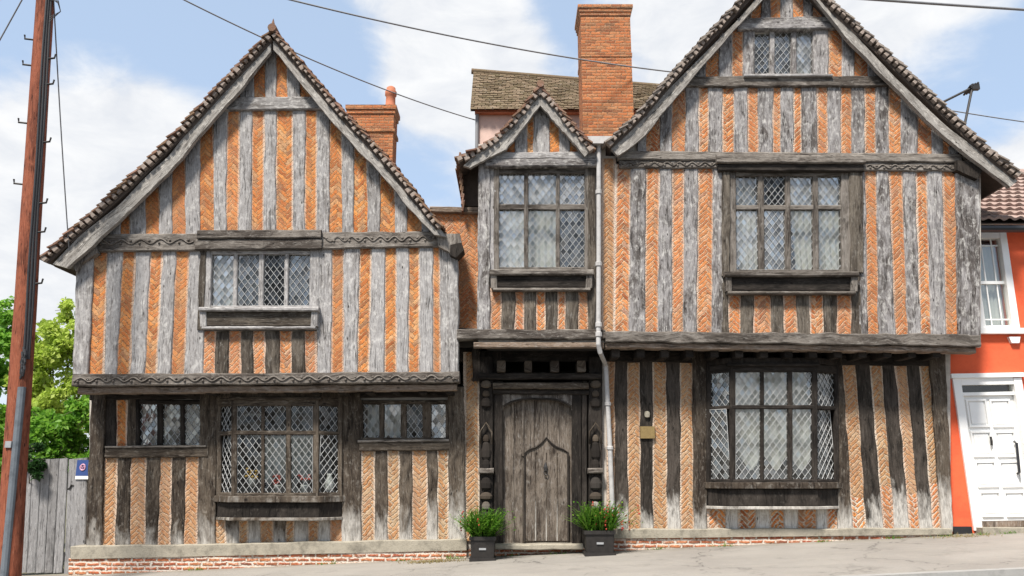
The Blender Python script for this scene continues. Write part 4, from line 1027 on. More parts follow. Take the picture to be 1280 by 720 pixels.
# ---- chimneys and the back range
def chimney(x0, x1, yt, yb, Y, depth, cap, label, pot=None):
    a, b = P(x0, yt, Y), P(x1, yb, Y); a.x, b.x = P(x0, 100, Y).x, P(x1, 100, Y).x; W = b.x - a.x
    def stack(m, xa, xb, ya, yb_, za, zb):
        rows = [[(xa, ya, z), (xb, ya, z), (xb, yb_, z), (xa, yb_, z)] for z in [za + (zb - za) * i / 6 for i in range(7)]]
        L = [0, xb - xa, xb - xa + yb_ - ya, 2 * (xb - xa) + yb_ - ya]
        bi = m.grid(rows, [[(u, r_[0][2]) for u in L] for r_ in rows], edge=(50, .4), close=True)
        m.cap([bi + 3, bi + 2, bi + 1, bi]); m.cap([bi + 24 + j for j in range(4)], [(0, 0), (.4, 0), (.4, .4), (0, .4)])
    m = MB(); stack(m, a.x, b.x, Y, Y + depth, b.z, a.z)
    for (dz, h, o) in cap: stack(m, a.x - o, b.x + o, Y - o, Y + depth + o, a.z - dz, a.z - dz + h)
    c = m.build('chimney', 'brick_chimney', house); part_tag(c, label)
    return c, a, b
c, a, b = chimney(727.5, 790.5, 11, 300, 1.8, .75, [(.0, .07, .055), (.075, .07, .035), (.15, .07, .018), (1.05, .08, .012)], 'tall orange brick chimney between the gables')
c, a, b = chimney(437, 494, 137, 330, 3.0, .5, [(.0, .09, .05), (.09, .08, .025), (.5, .07, .03)], 'short wide brick chimney behind the smaller gable')
q = P(488, 133, 3.25)
m = MB(); m.lathe(q, [(.125, -.05), (.12, .0), (.105, .05), (.1, .22), (.125, .25), (.125, .33), (.1, .36), (.095, .42), (.06, .45), (.05, .40)], 16); m.build('chimney_pot', 'terracotta', c, smooth=True)
def slope_roof(name, mat, parent, A, B, C_, D, course=.11, tile=.16, amp=.018, seed=1):
    """plain-tile roof plane; A,B eave left/right, D,C_ ridge left/right: each tile its own small slab"""
    A, B, C_, D = map(Vector, (A, B, C_, D)); m = MB()
    L = (D - A).length; W = (B - A).length; n = int(L / course); k = int(W / tile)
    nr = (B - A).cross(D - A).normalized(); nr = -nr if nr.z < 0 else nr
    rn = random.Random(seed)
    for i in range(n):
        for j in range(k + 1):
            s0 = (j - (.5 if i % 2 else 0)) / k; s1 = s0 + 1 / k - .012 / W
            s0, s1 = max(0, s0), min(1, s1)
            if s1 - s0 < .005: continue
            t0, t1 = (i - .35 + rn.uniform(-.08, .08)) / n, (i + 1) / n
            pt = lambda s_, t_, h: (A.lerp(B, s_)).lerp(D.lerp(C_, s_), t_) + nr * h
            h = rn.uniform(-.4, .6) * amp
            a = [pt(s0, t0, amp + h), pt(s1, t0, amp + h + rn.uniform(-.004, .004)), pt(s1, t1, 0), pt(s0, t1, 0)]
            bq = [p - nr * .016 for p in a]
            bi = m.grid([a, bq], None, close=True); m.cap([bi, bi + 1, bi + 2, bi + 3])
    o = m.build(name, mat, parent)
    u = MB(); u.face([p - nr * .02 for p in (A, B, C_, D)]); u.face([p - nr * .06 for p in (A, B, C_, D)]); u.build('roof_boarding', 'under', o)
    return o
A, B = P(588, 136, 3.8), P(840, 142, 3.8); B.z = A.z; D, C_ = P(592, 89, 5.3), P(846, 110, 5.3); slope_roof('roof', 'tile_moss', house, A, B, C_, D, seed=3)
m = MB(); m.tube([D + Vector((-.05, 0, 0)), C_], .07, 10); m.build('ridge_tiles', 'tile_moss', house)
m = MB(); a = P(595, 138, 4.0); b = P(840, 300, 4.0); m.box(a.x, b.x, 4.0, 6.6, b.z, a.z + .03); o = m.build('back_wall', 'pink_plaster', house)
m = MB(); m.box(a.x - .02, b.x, 3.86, 3.99, a.z - .12, a.z - .01); m.build('eave_board', 'terracotta', house)
m = MB(); m.tube([(a.x + .03, 3.95, a.z - .1), (a.x + .03, 3.95, b.z)], .04, 8); m.build('drainpipe', 'cable_grey', house)
# front downpipe with hopper
dp = MB(); Yp = YU - .09
dp.tube([P(748.5, 178, Yp), P(748.5, 300, Yp), P(748, 431, Yp), P(750, 440, Yp + .03), P(757, 456, -.1), P(758.5, 480, -.08), P(762.5, 560, -.08), P(766, 652, -.08)], .036, 10)
for y in (240, 330, 406, 418): dp.lathe(P(748.3, y, Yp), [(.037, -.04), (.05, -.03), (.05, .03), (.037, .04)], 10)
for y, x in ((505, 760), (560, 762.5)): dp.lathe(P(x, y, -.08), [(.037, -.03), (.05, -.02), (.05, .02), (.037, .03)], 10)
pipe = dp.build('downpipe', 'pipe', house, smooth=False)
m = MB(); a, b = P(734, 170, YU - .2), P(766, 179, YU - .2); m.box(a.x, b.x, YU - .2, YU + .1, b.z, a.z); m.build('hopper', 'pipe', pipe)

# =================================================================== curtains and ornaments inside
def curtain(label, xa, xb, ya, yb, Y, hem=.0, group=None, waves=7, cat='curtain'):
    m = MB(); A, B = P(xa, ya, Y), P(xb, yb, Y); n = 48; rows, uvs = [], []
    for i in range(9):
        q = i / 8; row = []
        for j in range(n + 1):
            s_ = j / n; x = A.x + (B.x - A.x) * s_
            zb = B.z + hem * (.5 + .5 * math.cos(s_ * 2 * math.pi * 3))
            row.append(Vector((x, Y + .022 * math.sin(s_ * waves * 2 * math.pi + .6 * math.sin(q * 3)) , A.z + (zb - A.z) * q)))
        rows.append(row)
    m.grid(rows); back = [[p + Vector((0, .004, 0)) for p in r_] for r_ in rows]; m.grid(back)
    o = m.build('net_curtain', 'cloth', None, smooth=True, fixn=False); tag(o, label, cat, group); return o
curtain('white net curtain with scalloped hem hanging behind the right hand bay window', 915, 1018, 458, 588, .12, .22)
curtain('pale blind behind the leftmost light of the four light upper window', 262, 296, 316, 384, YU + .35, 0, waves=3, cat='blind')
curtain('pale curtain hanging behind the door bay window upstairs', 624, 700, 214, 338, YU + .3, 0, waves=9)
curtain('pale curtain behind the right half of the eight light gable window', 985, 1056, 216, 340, YU + .3, 0, waves=8)
curtain('pale curtain behind the left end of the eight light gable window', 916, 950, 216, 340, YU + .32, 0, waves=4)
curtain('pale curtain behind the top window of the larger gable', 985, 1020, 34, 94, YU + .3, 0, waves=4)
curtain('off white curtain behind the middle of the dark bay window', 330, 392, 545, 604, .55, .12, waves=8)
curtain('small white curtain in the strip window right of the dark bay', 460, 500, 503, 548, .35, .05, waves=5)
def pot_flower(name, label, px, py, Y, mat, group):
    c = P(px, py, Y); t = thing(name, label, 'flower pot', c, group)
    m = MB(); m.lathe(c, [(.04, 0), (.06, .1), (.065, .11), (.06, .115)], 10); m.build('pot', 'china', t, True)
    m = MB(); rn = random.Random(px)
    for k in range(16):
        v = c + Vector((rn.uniform(-.09, .09), rn.uniform(-.06, .06), .12 + rn.uniform(0, .14))); r_ = .022
        m.lathe(v, [(.004, -.015), (r_, -.008), (r_ * 1.1, .006), (.008, .018)], 6)
    m.build('flowers', mat, t)
pot_flower('flower_pot', 'yellow flowers in a pot inside the dark bay window', 315, 608, .0, 'flower_yellow', None)
pot_flower('flower_pot', 'red flowers in a pot below the curtain in the dark bay', 347, 616, -.02, 'flower_red', None)
pot_flower('flower_pot', 'red flowers at the right end of the dark bay sill', 380, 616, -.02, 'flower_red', None)
c = P(411, 615, -.02); m = MB(); m.lathe(c, [(.04, 0), (.07, .04), (.08, .12), (.05, .2), (.035, .24), (.05, .27)], 12); tag(m.build('jug', 'china', None, True), 'white china jug standing on the right side of the dark bay sill', 'jug')
c = P(948, 600, .0); m = MB(); m.lathe(c, [(.05, 0), (.09, .05), (.09, .12), (.05, .17), (.06, .19)], 12); tag(m.build('bowl', 'iron', None, True), 'dark bowl on the sill under the net curtain of the black framed bay', 'bowl')

# =================================================================== planters
def planter(px0, px1, pyt, pyb, Y, label, plabel, seed, flowers):
    a, b = P(px0, pyb, Y), P(px1, pyt, Y); cx = (a.x + b.x) / 2; z = gz(cx, Y) - .003; h = b.z - a.z; w = b.x - a.x
    t = thing('planter', label, 'planter', (cx, Y + w / 2, z), 'planters beside the front door')
    z1 = z + h; y0, y1 = Y, Y + w
    m = MB(); m.beam((cx, Y + w / 2, z + .03), (cx, Y + w / 2, z1 - .03), w * .84, w * .84, XA, w1=w * .92, d1=w * .92, ch=.006); m.build('box', 'box_black', t)
    m = MB()
    for (xa, xb, ya, yb) in ((cx - w / 2, cx + w / 2, y0, y0 + .05), (cx - w / 2, cx + w / 2, y1 - .05, y1)): m.box(xa, xb, ya, yb, z1 - .05, z1)
    for (xa, xb) in ((cx - w / 2, cx - w / 2 + .05), (cx + w / 2 - .05, cx + w / 2)): m.box(xa, xb, y0 + .051, y1 - .051, z1 - .05, z1 - .002)
    m.build('rim', 'box_black', t)
    m = MB(); m.box(cx - w * .49, cx + w * .49, y0 + .01, y1 - .01, z, z + .045); m.build('base', 'box_black', t)
    m = MB(); m.box(cx - .05, cx + .05, y0 + .012, y0 + .022, z + h * .46, z + h * .54); m.build('plate', 'grey_metal', t)
    m = MB(); m.box(cx - w * .42, cx + w * .42, y0 + .04, y1 - .04, z1 - .045, z1 - .02); m.build('soil', 'soil', t)
    pl = thing('potted_plant', plabel, 'plant', (cx, Y + w / 2, z1 - .02), 'plants in the planters')
    m = MB(); rn = random.Random(seed)
    for k in range(330):
        o = Vector((cx + rn.uniform(-.4, .4) * w, Y + w / 2 + rn.uniform(-.4, .4) * w, z1 - .02))
        ang = rn.uniform(0, 6.28); out = rn.uniform(.02, .26) * (1 if rn.random() < .7 else 1.5); hh = rn.uniform(.12, .44)
        d = Vector((math.cos(ang) * out * 1.25 + (o.x - cx) * .7, math.sin(ang) * out, hh)); sd = Vector((-math.sin(ang), math.cos(ang), 0)) * rn.uniform(.006, .014)
        p1 = o + d * .55 + Vector((0, 0, .03)); p2 = o + d
        m.face([o - sd * .6, o + sd * .6, p1 + sd, p1 - sd]); m.face([p1 - sd, p1 + sd, p2])
        if k % 2 == 0:
            for q in range(8):
                c = o.lerp(p2, .25 + .1 * q); a2 = rn.uniform(0, 6.28); l = Vector((math.cos(a2), math.sin(a2), rn.uniform(-.1, .5))) * rn.uniform(.03, .075); n2 = l.cross(Vector((0, 0, 1))).normalized() * .016
                m.face([c, c + l * .5 + n2, c + l, c + l * .5 - n2])
        if rn.random() < flowers:
            fl_ = MB()
            for q in range(4):
                c = p2 + Vector((rn.uniform(-.015, .015), rn.uniform(-.015, .015), rn.uniform(-.13, .0))); fl_.lathe(c, [(.002, -.01), (.011, -.004), (.012, .005), (.003, .014)], 5)
            fl_.build('bloom', 'flower_orange' if flowers > .12 else 'flower_red', pl)
    m.build('foliage', 'leaf_plant', pl, fixn=False)
    return t
planter(586, 620, 672, 703, -.62, 'black square wooden planter left of the old oak door', 'bushy green plant with few red blooms in the left planter', 4, .02)
planter(731, 770, 670, 702, -.62, 'black square wooden planter right of the oak door, under the downpipe', 'green plant dotted with orange blooms in the right planter', 9, .045)

# =================================================================== red house
rh = thing('red_house', 'coral red rendered house with white door and pantiled roof at the right edge', 'house', P(1240, 662, .1))
YR = .14
zt = P(1250, 283, YR).z; xL = P(1176, 560, YR).x; xR = xL + 7.2
m = MB(); X0, X1 = P(1203, 560, YR).x, P(1279, 560, YR).x + .14
DZ1 = P(1230, 474, YR).z; DZ0 = gz(8)
WZ1, WZ0, WX0, WX1 = P(1240, 296, YR).z, P(1240, 411, YR).z, P(1222, 350, YR).x, P(1258, 350, YR).x
xs_, zs_ = sorted([xL, X0 + .05, X1 - .05, WX0, WX1, xR]), sorted([DZ0 - .4, DZ0, DZ1, WZ0, WZ1, zt])
for i in range(len(xs_) - 1):
    for j in range(len(zs_) - 1):
        cx, cz = (xs_[i] + xs_[i + 1]) / 2, (zs_[j] + zs_[j + 1]) / 2
        if (X0 + .05 < cx < X1 - .05 and DZ0 < cz < DZ1) or (WX0 < cx < WX1 and WZ0 < cz < WZ1): continue
        m.face([(xs_[i], YR, zs_[j]), (xs_[i + 1], YR, zs_[j]), (xs_[i + 1], YR, zs_[j + 1]), (xs_[i], YR, zs_[j + 1])])
        m.face([(xs_[i], YR + .25, zs_[j]), (xs_[i + 1], YR + .25, zs_[j]), (xs_[i + 1], YR + .25, zs_[j + 1]), (xs_[i], YR + .25, zs_[j + 1])])
for x in (X0 + .05, X1 - .05): m.face([(x, YR, DZ0), (x, YR + .25, DZ0), (x, YR + .25, DZ1), (x, YR, DZ1)])
for x in (WX0, WX1): m.face([(x, YR, WZ0), (x, YR + .25, WZ0), (x, YR + .25, WZ1), (x, YR, WZ1)])
for x in (xL, xR): m.face([(x, YR, DZ0 - .4), (x, 6, DZ0 - .4), (x, 6, zt), (x, YR, zt)])
m.face([(xL, 6, DZ0 - .4), (xR, 6, DZ0 - .4), (xR, 6, zt), (xL, 6, zt)])
m.face([(xL, YR, zt), (xR, YR, zt), (xR, 6, zt), (xL, 6, zt)])
m.build('wall', 'coral', rh, fixn=False)
# a second doorway-and-window free stretch continues to the right; dark floor inside
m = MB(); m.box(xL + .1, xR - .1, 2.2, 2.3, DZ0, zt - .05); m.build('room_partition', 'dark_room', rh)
# pantile roof
def pantile(name, parent, x0, x1, y0, z0, y1, z1, mat):
    nx = int((x1 - x0) / .03); L = math.hypot(y1 - y0, z1 - z0); ny = int(L / .28) ; m = MB()
    n = Vector((0, -(z1 - z0), y1 - y0)).normalized()
    for r_ in range(ny):
        rows = []
        for (q, h) in ((r_ - .12, .055), (r_ - .12, .035 + .04), (r_ + 1, .01)):
            t = max(-.06, q / ny); row = []
            for i in range(nx + 1):
                x = x0 + (x1 - x0) * i / nx
                s_ = math.sin(x * 2 * math.pi / .17)
                hh = (h if q != r_ - .12 or h > .06 else .03) + .019 * s_ + (.006 * mnoise.noise(Vector((math.floor(x / .17) * 3.1, r_ * 1.7, 0))))
                row.append(Vector((x, y0 + (y1 - y0) * t, z0 + (z1 - z0) * t)) + n * hh)
            rows.append(row)
        m.grid(rows)
    o = m.build(name, mat, parent, fixn=False)
    u = MB(); u.box(x0, x1, 0, .01, 0, .01); u = MB(); u.face([(x0, y0, z0), (x1, y0, z0), (x1, y1, z1), (x0, y1, z1)]); u.face([(x0, y0, z0 - .05), (x1, y0, z0 - .05), (x1, y1, z1 - .05), (x0, y1, z1 - .05)])
    u.build('roof_boarding', 'under', o); return o
ze = P(1250, 276, -.12).z; zr = P(1270, 219, 2.9).z
pantile('roof', rh, xL + .1, xR + .1, -.12, ze, 2.9, zr, 'tile_pink'); pantile('roof', rh, xL + .1, xR + .1, 5.9, ze, 2.9, zr, 'tile_pink')
m = MB(); m.tube([(xL + .1, 2.9, zr + .02), (xR + .1, 2.9, zr + .02)], .11, 10); m.build('ridge_tiles', 'tile_pink', rh)
m = MB(); z_ = P(1250, 286, -.16).z
m.tube([(xL + .4, -.16, z_), (xR, -.16, z_)], .06, 10); m.build('gutter', 'black_paint', rh)
m = MB(); m.box(xL + .2, xR, -.09, .13, zt - .02, ze - .03); m.build('fascia', 'plaster_grey', rh)
m = MB(); m.box(xL + .03, X0 - .02, YR - .03, YR + .02, DZ0 - .3, P(1205, 658, YR).z); m.build('tarred_plinth', 'black_paint', rh)
# sash window
sw = bpy.data.objects.new('sash_window', None); col.objects.link(sw); sw.parent = rh
def vbar(par, x0, x1, z0, z1, y0, y1, mat, nm):
    m = MB(); m.box(x0, x1, y0, y1, z0, z1, .006); return m.build(nm, mat, par)
a = .075
vbar(sw, WX0 - a, WX0 + .02, WZ0, WZ1 + a, YR - .03, YR + .1, 'white_paint', 'frame'); vbar(sw, WX1 - .02, WX1 + a + .02, WZ0, WZ1 + a, YR - .03, YR + .1, 'white_paint', 'frame')
vbar(sw, WX0 + .021, WX1 - .021, WZ1 - .03, WZ1 + a, YR - .028, YR + .1, 'white_paint', 'head')
vbar(sw, WX0 - a - .05, WX1 + a + .08, WZ0 - .09, WZ0 - .001, YR - .09, YR + .1, 'white_paint', 'sill')
zm = (WZ0 + WZ1) / 2
vbar(sw, WX0 + .021, WX1 - .021, zm - .025, zm + .025, YR + .02, YR + .07, 'white_paint', 'meeting_rail'); vbar(sw, WX0 + .021, WX1 - .021, WZ0, WZ0 + .06, YR + .03, YR + .08, 'white_paint', 'bottom_rail')
xm = (WX0 + WX1) / 2
for x in (xm - .07, xm + .1): vbar(sw, x - .011, x + .011, WZ0 + .061, WZ1 - .031, YR + .045, YR + .065, 'white_paint', 'glazing_bar')
for z in (WZ1 - .14, WZ0 + .16): vbar(sw, WX0 + .021, WX1 - .021, z - .011, z + .011, YR + .044, YR + .066, 'white_paint', 'glazing_bar')
m = MB(); m.face([(WX0, YR + .055, WZ0), (WX1, YR + .055, WZ0), (WX1, YR + .055, WZ1), (WX0, YR + .055, WZ1)]); m.build('pane', 'sash_glass', sw, fixn=False)
q = P(1268, 421, YR - .05); m = MB(); m.prism([(q.x - .09, q.z), (q.x + .09, q.z), (q.x + .06, q.z - .1), (q.x - .06, q.z - .1)], YR - .06, YR + .02); m.build('sill_bracket', 'white_paint', sw)
m = MB(); n = 20
m.grid([[Vector((WX0 + .02 + (WX1 - WX0 - .04) * i / n, YR + .16 + .015 * math.sin(i * 1.9), z)) for i in range(n + 1)] for z in (WZ0 + .02, WZ1 - .12)]); tag(m.build('net_curtain', 'cloth', None, True, False), 'white net curtain hanging inside the sash window of the red house', 'curtain')
# white door
dr = bpy.data.objects.new('door', None); col.objects.link(dr); dr.parent = rh
xa, xb = P(1212, 560, YR).x, P(1279, 560, YR).x
lean = .12
def dp_(x, z): return x + (DZ1 - z) * .02 - .02
def lbar(par, x0, x1, z0, z1, y0, y1, mat, nm, ch=.006):
    m = MB(); m.beam((dp_((x0 + x1) / 2, z0), (y0 + y1) / 2, z0), (dp_((x0 + x1) / 2, z1), (y0 + y1) / 2, z1), x1 - x0, y1 - y0, XA, ch=ch); return m.build(nm, mat, par)
zd0, zd1 = P(1245, 651, YR).z, P(1230, 494, YR).z; ztr = P(1230, 481, YR).z
lbar(dr, xa - .13, xa, DZ0, DZ1 + .02, YR - .04, YR + .12, 'white_paint', 'frame'); lbar(dr, xb, xb + .13, DZ0, DZ1 + .02, YR - .04, YR + .12, 'white_paint', 'frame')
lbar(dr, xa - .16, xb + .16, DZ1 + .021, DZ1 + .09, YR - .07, YR + .12, 'white_paint', 'head'); lbar(dr, xa, xb, ztr, DZ1 + .02, YR - .03, YR + .12, 'white_paint', 'head')
lbar(dr, xa, xb, zd1, zd1 + .05, YR - .0, YR + .12, 'white_paint', 'transom')
m = MB(); m.face([(dp_(xa, zd1), YR + .06, zd1 + .04), (dp_(xb, zd1), YR + .06, zd1 + .04), (dp_(xb, ztr), YR + .06, ztr + .01), (dp_(xa, ztr), YR + .06, ztr + .01)]); m.build('fanlight', 'sash_glass', dr, fixn=False)
leaf = lbar(dr, xa, xb, zd0, zd1, YR + .055, YR + .1, 'white_paint', 'leaf')
cw = (xb - xa); rows_ = [(.03, .26), (.29, .5), (.53, .74), (.77, .97)]
for r0, r1 in rows_:
    for c0, c1 in ((.08, .47), (.53, .92)):
        z0, z1 = zd1 - (zd1 - zd0) * r1, zd1 - (zd1 - zd0) * r0; x0, x1 = xa + cw * c0, xa + cw * c1
        for k in range(4):
            if k < 2:
                zz = z0 if k == 0 else z1 - .03; lbar(leaf, x0, x1, zz, zz + .03, YR + .028, YR + .056, 'white_paint', 'panel_moulding', .01)
            else:
                xx = x0 if k == 2 else x1 - .028; lbar(leaf, xx, xx + .028, z0 + .031, z1 - .031, YR + .029, YR + .056, 'white_paint', 'panel_moulding', .01)
        lbar(leaf, x0 + .05, x1 - .05, z0 + .055, z1 - .055, YR + .042, YR + .056, 'white_paint', 'raised_panel', .012)
q = P(1238, 551, YR + .03); m = MB(); m.tube([q + Vector((0, -.02, .06)), q + Vector((0, -.03, 0)), q + Vector((0, -.02, -.07))], .018, 8); m.build('knocker', 'iron', leaf)
m = MB(); q = P(1268, 552, YR + .02); q2 = P(1272, 592, YR + .02); m.tube([q, q + Vector((0, -.05, -.02)), q2 + Vector((0, -.05, .02)), q2], .02, 8); m.build('handle', 'black_paint', leaf)
m = MB(); m.box(dp_(xa, zd0) - .1, dp_(xb, zd0) + .15, YR - .22, YR + .1, DZ0 - .2, P(1245, 660, YR - .2).z); m.build('doorstep', 'sill_stone', rh)
lbar(dr, xa, xb, zd0 - .09, zd0 - .005, YR + .03, YR + .1, 'brown_board', 'threshold')

# =================================================================== pole, wires, gate, aerial
YPOLE = -2.1
pt, pb = P(63, -100, YPOLE), P(9, 740, YPOLE); pb.z = gz(pb.x, YPOLE) - .02
tp = thing('telegraph_pole', 'tall red brown wooden telegraph pole with climbing pegs at the left edge', 'pole', pb)
m = MB(); n = 30; m.tube([pb.lerp(pt, i / n) + Vector((.006 * mnoise.noise(Vector((i * .3, 0, 0))), 0, 0)) for i in range(n + 1)], .148, 16, .112); m.build('pole', 'pole_wood', tp, smooth=True)
def on_pole(py, dx=0, dy=0):
    k = (P(30, py, YPOLE).z - pb.z) / (pt.z - pb.z); c = pb.lerp(pt, k); return c + Vector((dx, dy, 0)), .148 - .036 * k
for i, py in enumerate((52, 84, 156, 232, 300, 364)):
    for s_, o in ((-1, 0), (1, 24 if i < 4 else -8)):
        if i >= 4 and s_ < 0: continue
        c, r_ = on_pole(py + (o if s_ > 0 else 0), 0, 0)
        m = MB(); p0 = c + Vector((s_ * (r_ - .02), -.05, 0)); p1 = c + Vector((s_ * (r_ + .10), -.06, .01)); m.tube([p0, p1, p1 + Vector((s_ * .01, 0, .06))], .014, 6); m.build('climbing_peg', 'iron', tp)
path = [on_pole(y, on_pole(y)[1] * .62, -on_pole(y)[1] * .8)[0] for y in range(-90, 480, 30)]
m = MB()
for k in range(3): m.tube([p + Vector((.024 * k + .006 * math.sin(i * .8 + k), .022 * k, 0)) for i, p in enumerate(path)], .016, 6)
cb = m.build('service_cable', 'cable', tp)
m = MB(); a, _ = on_pole(485, .085, -.1); b, _ = on_pole(740, .03, -.13); m.tube([a, b], .048, 10); m.build('cable_cover', 'cover', tp)
m = MB()
for k in range(9): 
    c, _ = on_pole(484 + k * 3 - 42, .075 + .02 * math.sin(k * 2), -.11); m.tube([c + Vector((0, 0, .07)), c + Vector((.02, -.01, 0)), c - Vector((0, 0, .09))], .016, 6)
m.build('cable_bundle', 'cable', tp)
m = MB(); c, r_ = on_pole(-70); m.beam(c + Vector((-.3, -.14, 0)), c + Vector((.3, -.14, 0)), .09, .07, ZA); m.build('cross_arm', 'pole_wood', tp)
m = MB(); c2, r_ = on_pole(8); 
for k in range(3): m.tube([c2 + Vector((r_ * .7, -.06, .12 - .03 * k)), c2 + Vector((r_ + .12, -.08, .02 * k)), c2 + Vector((r_ + .16, -.06, -.12)), c2 + Vector((r_ + .03, -.08, -.22 - .04 * k))], .007, 5)
m.build('cable_loop', 'cable', tp)
c, r_ = on_pole(556, .0, -.14); m = MB(); m.box(c.x - .05, c.x + .03, c.y - .02, c.y + .01, c.z - .04, c.z + .04); m.build('pole_plate', 'grey_metal', tp)
def wire(label, a, b, sag, r_=.009, mat='cable_grey', cat='wire'):
    a, b = Vector(a), Vector(b); m = MB(); n = 40
    m.tube([a.lerp(b, i / n) - Vector((0, 0, sag * 4 * (i / n) * (1 - i / n))) for i in range(n + 1)], r_, 6)
    o = m.build('overhead_wire', mat, None, smooth=True); return tag(o, label, cat, 'overhead wires')
arm = c2 + Vector((0, -.16, .0)); top = on_pole(-70)[0]
wire('thin wire running from the pole behind the smaller gable to the pink wall', top + Vector((.28, -.14, .03)), P(594, 150, 4.0), .25, .012)
wire('long wire from the pole crossing the sky to the tall brick chimney and larger gable', top + Vector((.12, -.14, .06)), P(858, 92, 2.2), .28, .014)
wire('wire dropping steeply from the pole top to the eave of the smaller gable', on_pole(-8)[0] + Vector((.14, -.05, 0)), P(87, 322, YU - .15), .06, .010)
wire('short wire leaving the pole towards the upper left corner', P(46, -34, YPOLE - .1), P(-60, 156, -1.6), .02, .011)
wire('thick cable crossing the sky right of the larger gable', top + Vector((.2, -.14, .12)), P(1500, 25, 4.5), .12, .028)
wire('thin wire leading from behind the aerial towards the right edge', P(1188, 138, 4.0), P(1420, 168, 5.0), .05, .013)
# aerial
q0, q1 = P(1206, 155, 1.2), P(1216, 106, 1.2)
ae = thing('roof_aerial', 'dark metal aerial on a bent mast above the right roof slope', 'aerial', q0)
m = MB(); m.tube([q0 - Vector((0.05, 0, .5)), q0, q1], .024, 8); m.build('mast', 'iron', ae)
m = MB(); m.tube([P(1214, 110, 1.2), P(1180, 127, 1.2)], .022, 8); m.build('boom', 'iron', ae)
m = MB(); c = P(1217, 109, 1.2)
for k in range(4): m.tube([c + Vector((.07 - .05 * k, -.05, .07 - .02 * k)), c + Vector((.07 - .05 * k, .2, .0 - .02 * k))], .02, 6)
m.box(c.x - .05, c.x + .09, c.y - .05, c.y + .03, c.z - .06, c.z + .05); m.build('antenna_head', 'iron', ae)

# gate
YGT = .25
gt = thing('garden_gate', 'weathered grey board gate between the pole and the house corner', 'gate', P(55, 716, YGT))
xs_ = [20, 30.5, 41, 52, 63, 74, 85]; xb_ = [10, 22, 33, 44, 55, 66, 78]
for i in range(6):
    t_ = [576, 575, 574, 574, 573.5, 573][i]
    stud(gt, xs_[i] + .25, xs_[i + 1] - .25, t_, xb_[i] + .25, xb_[i + 1] - .25, 716, YGT + random.uniform(-.004, .004), 'gate_wood', d=.03, jit=.003, name='board')
rail(gt, 20, 590, 602, 84, 590, 602, YGT + .035, d=.04, mat='gate_wood', name='ledge'); rail(gt, 12, 690, 702, 80, 690, 702, YGT + .035, d=.04, mat='gate_wood', name='ledge')
q = P(87, 612, YGT - .04); m = MB(); m.tube([q + Vector((-.05, .03, 0)), q + Vector((.0, 0, .02)), q + Vector((.02, 0, .07)), q + Vector((.05, .01, .06))], .014, 6); m.box(q.x - .03, q.x + .03, q.y + .02, q.y + .04, q.z - .1, q.z + .07); m.build('latch', 'iron', gt)
gp = thing('gate_post', 'broad grey painted gate post board against the house corner', 'post', P(94, 716, YGT))
stud(gp, 85.6, 109, 573, 79, 105, 730, YGT - .03, 'gate_wood', d=.12, jit=.003, name='post_board')
sg = thing('blue_sign', 'small blue square notice with pale round emblem on the gate post', 'sign', P(103, 587, YGT - .06))
a, b = P(96.5, 575, YGT - .05), P(110, 599, YGT - .05)
m = MB(); m.box(a.x, b.x, YGT - .05, YGT - .032, b.z + .05, a.z, .003); m.build('sign_plate', 'sign_blue', sg)
m = MB(); m.box(a.x, b.x, YGT - .05, YGT - .032, b.z, b.z + .048, .003); m.build('sign_strip', 'white_paint', sg)
c = Vector(((a.x + b.x) / 2, YGT - .054, (a.z + b.z) / 2 + .035)); m = MB(); m.tube([c + Vector((.036 * math.cos(k * math.pi / 8), 0, .045 * math.sin(k * math.pi / 8))) for k in range(16)] + [c + Vector((.036, 0, 0))], .011, 5)
m.tube([c + Vector((-.02, 0, .02)), c + Vector((.0, 0, -.02)), c + Vector((.02, 0, .02))], .008, 5); m.build('emblem', 'sign_pink', sg)

# =================================================================== trees and shrubs
def leafy(name, label, cat, base, clumps, nleaf, size, lmat, trunk_h, seed, group=None, tr=.07, loose=1.0):
    t = thing(name, label, cat, base, group); base = Vector(base); rn = random.Random(seed)
    m = MB(); top = base + Vector((0, 0, trunk_h)); m.tube([base, base.lerp(top, .5) + Vector((.05, .03, 0)), top], tr, 8, tr * .6)
    for (c, r_) in clumps:
        c = Vector(c); m.tube([top - Vector((0, 0, trunk_h * .3)), (top + c) / 2 + Vector((rn.uniform(-.1, .1), 0, .1)), c], tr * .5, 6, tr * .12)
        for k in range(5):
            d = Vector((rn.uniform(-1, 1), rn.uniform(-1, 1), rn.uniform(-.4, 1))).normalized() * r_ * .9; m.tube([c, c + d * .6 + Vector((0, 0, .04)), c + d], tr * .14, 4, .004)
    m.build('trunk', 'bark', t)
    lf = MB(); tot = sum(r_ ** 2 for _, r_ in clumps)
    for (c, r_) in clumps:
        c = Vector(c)
        subs = []
        for _ in range(max(6, int(26 * r_))):
            d = Vector((rn.gauss(0, 1), rn.gauss(0, 1), rn.gauss(0, 1))).normalized(); subs.append((c + d * r_ * rn.uniform(.35, 1.0) * loose, r_ * rn.uniform(.18, .38)))
        for k in range(int(nleaf * r_ ** 2 / tot)):
            s_, sr = rn.choice(subs); d = Vector((rn.gauss(0, 1), rn.gauss(0, 1), rn.gauss(0, 1))).normalized() * sr * rn.random() ** .5; p = s_ + d
            a = Vector((rn.gauss(0, 1), rn.gauss(0, 1), rn.gauss(0, .7) - .3)).normalized() * size * rn.uniform(.6, 1.25); n_ = a.cross(Vector((rn.gauss(0, 1), rn.gauss(0, 1), rn.gauss(0, 1)))).normalized() * size * .32
            md = p + a * .5 + Vector((0, 0, size * .12)); lf.face([p, md + n_, p + a, md - n_])
    lf.build('crown', lmat, t, fixn=False); return t
def clump(px, py, Y, r_): return (P(px, py, Y), r_)
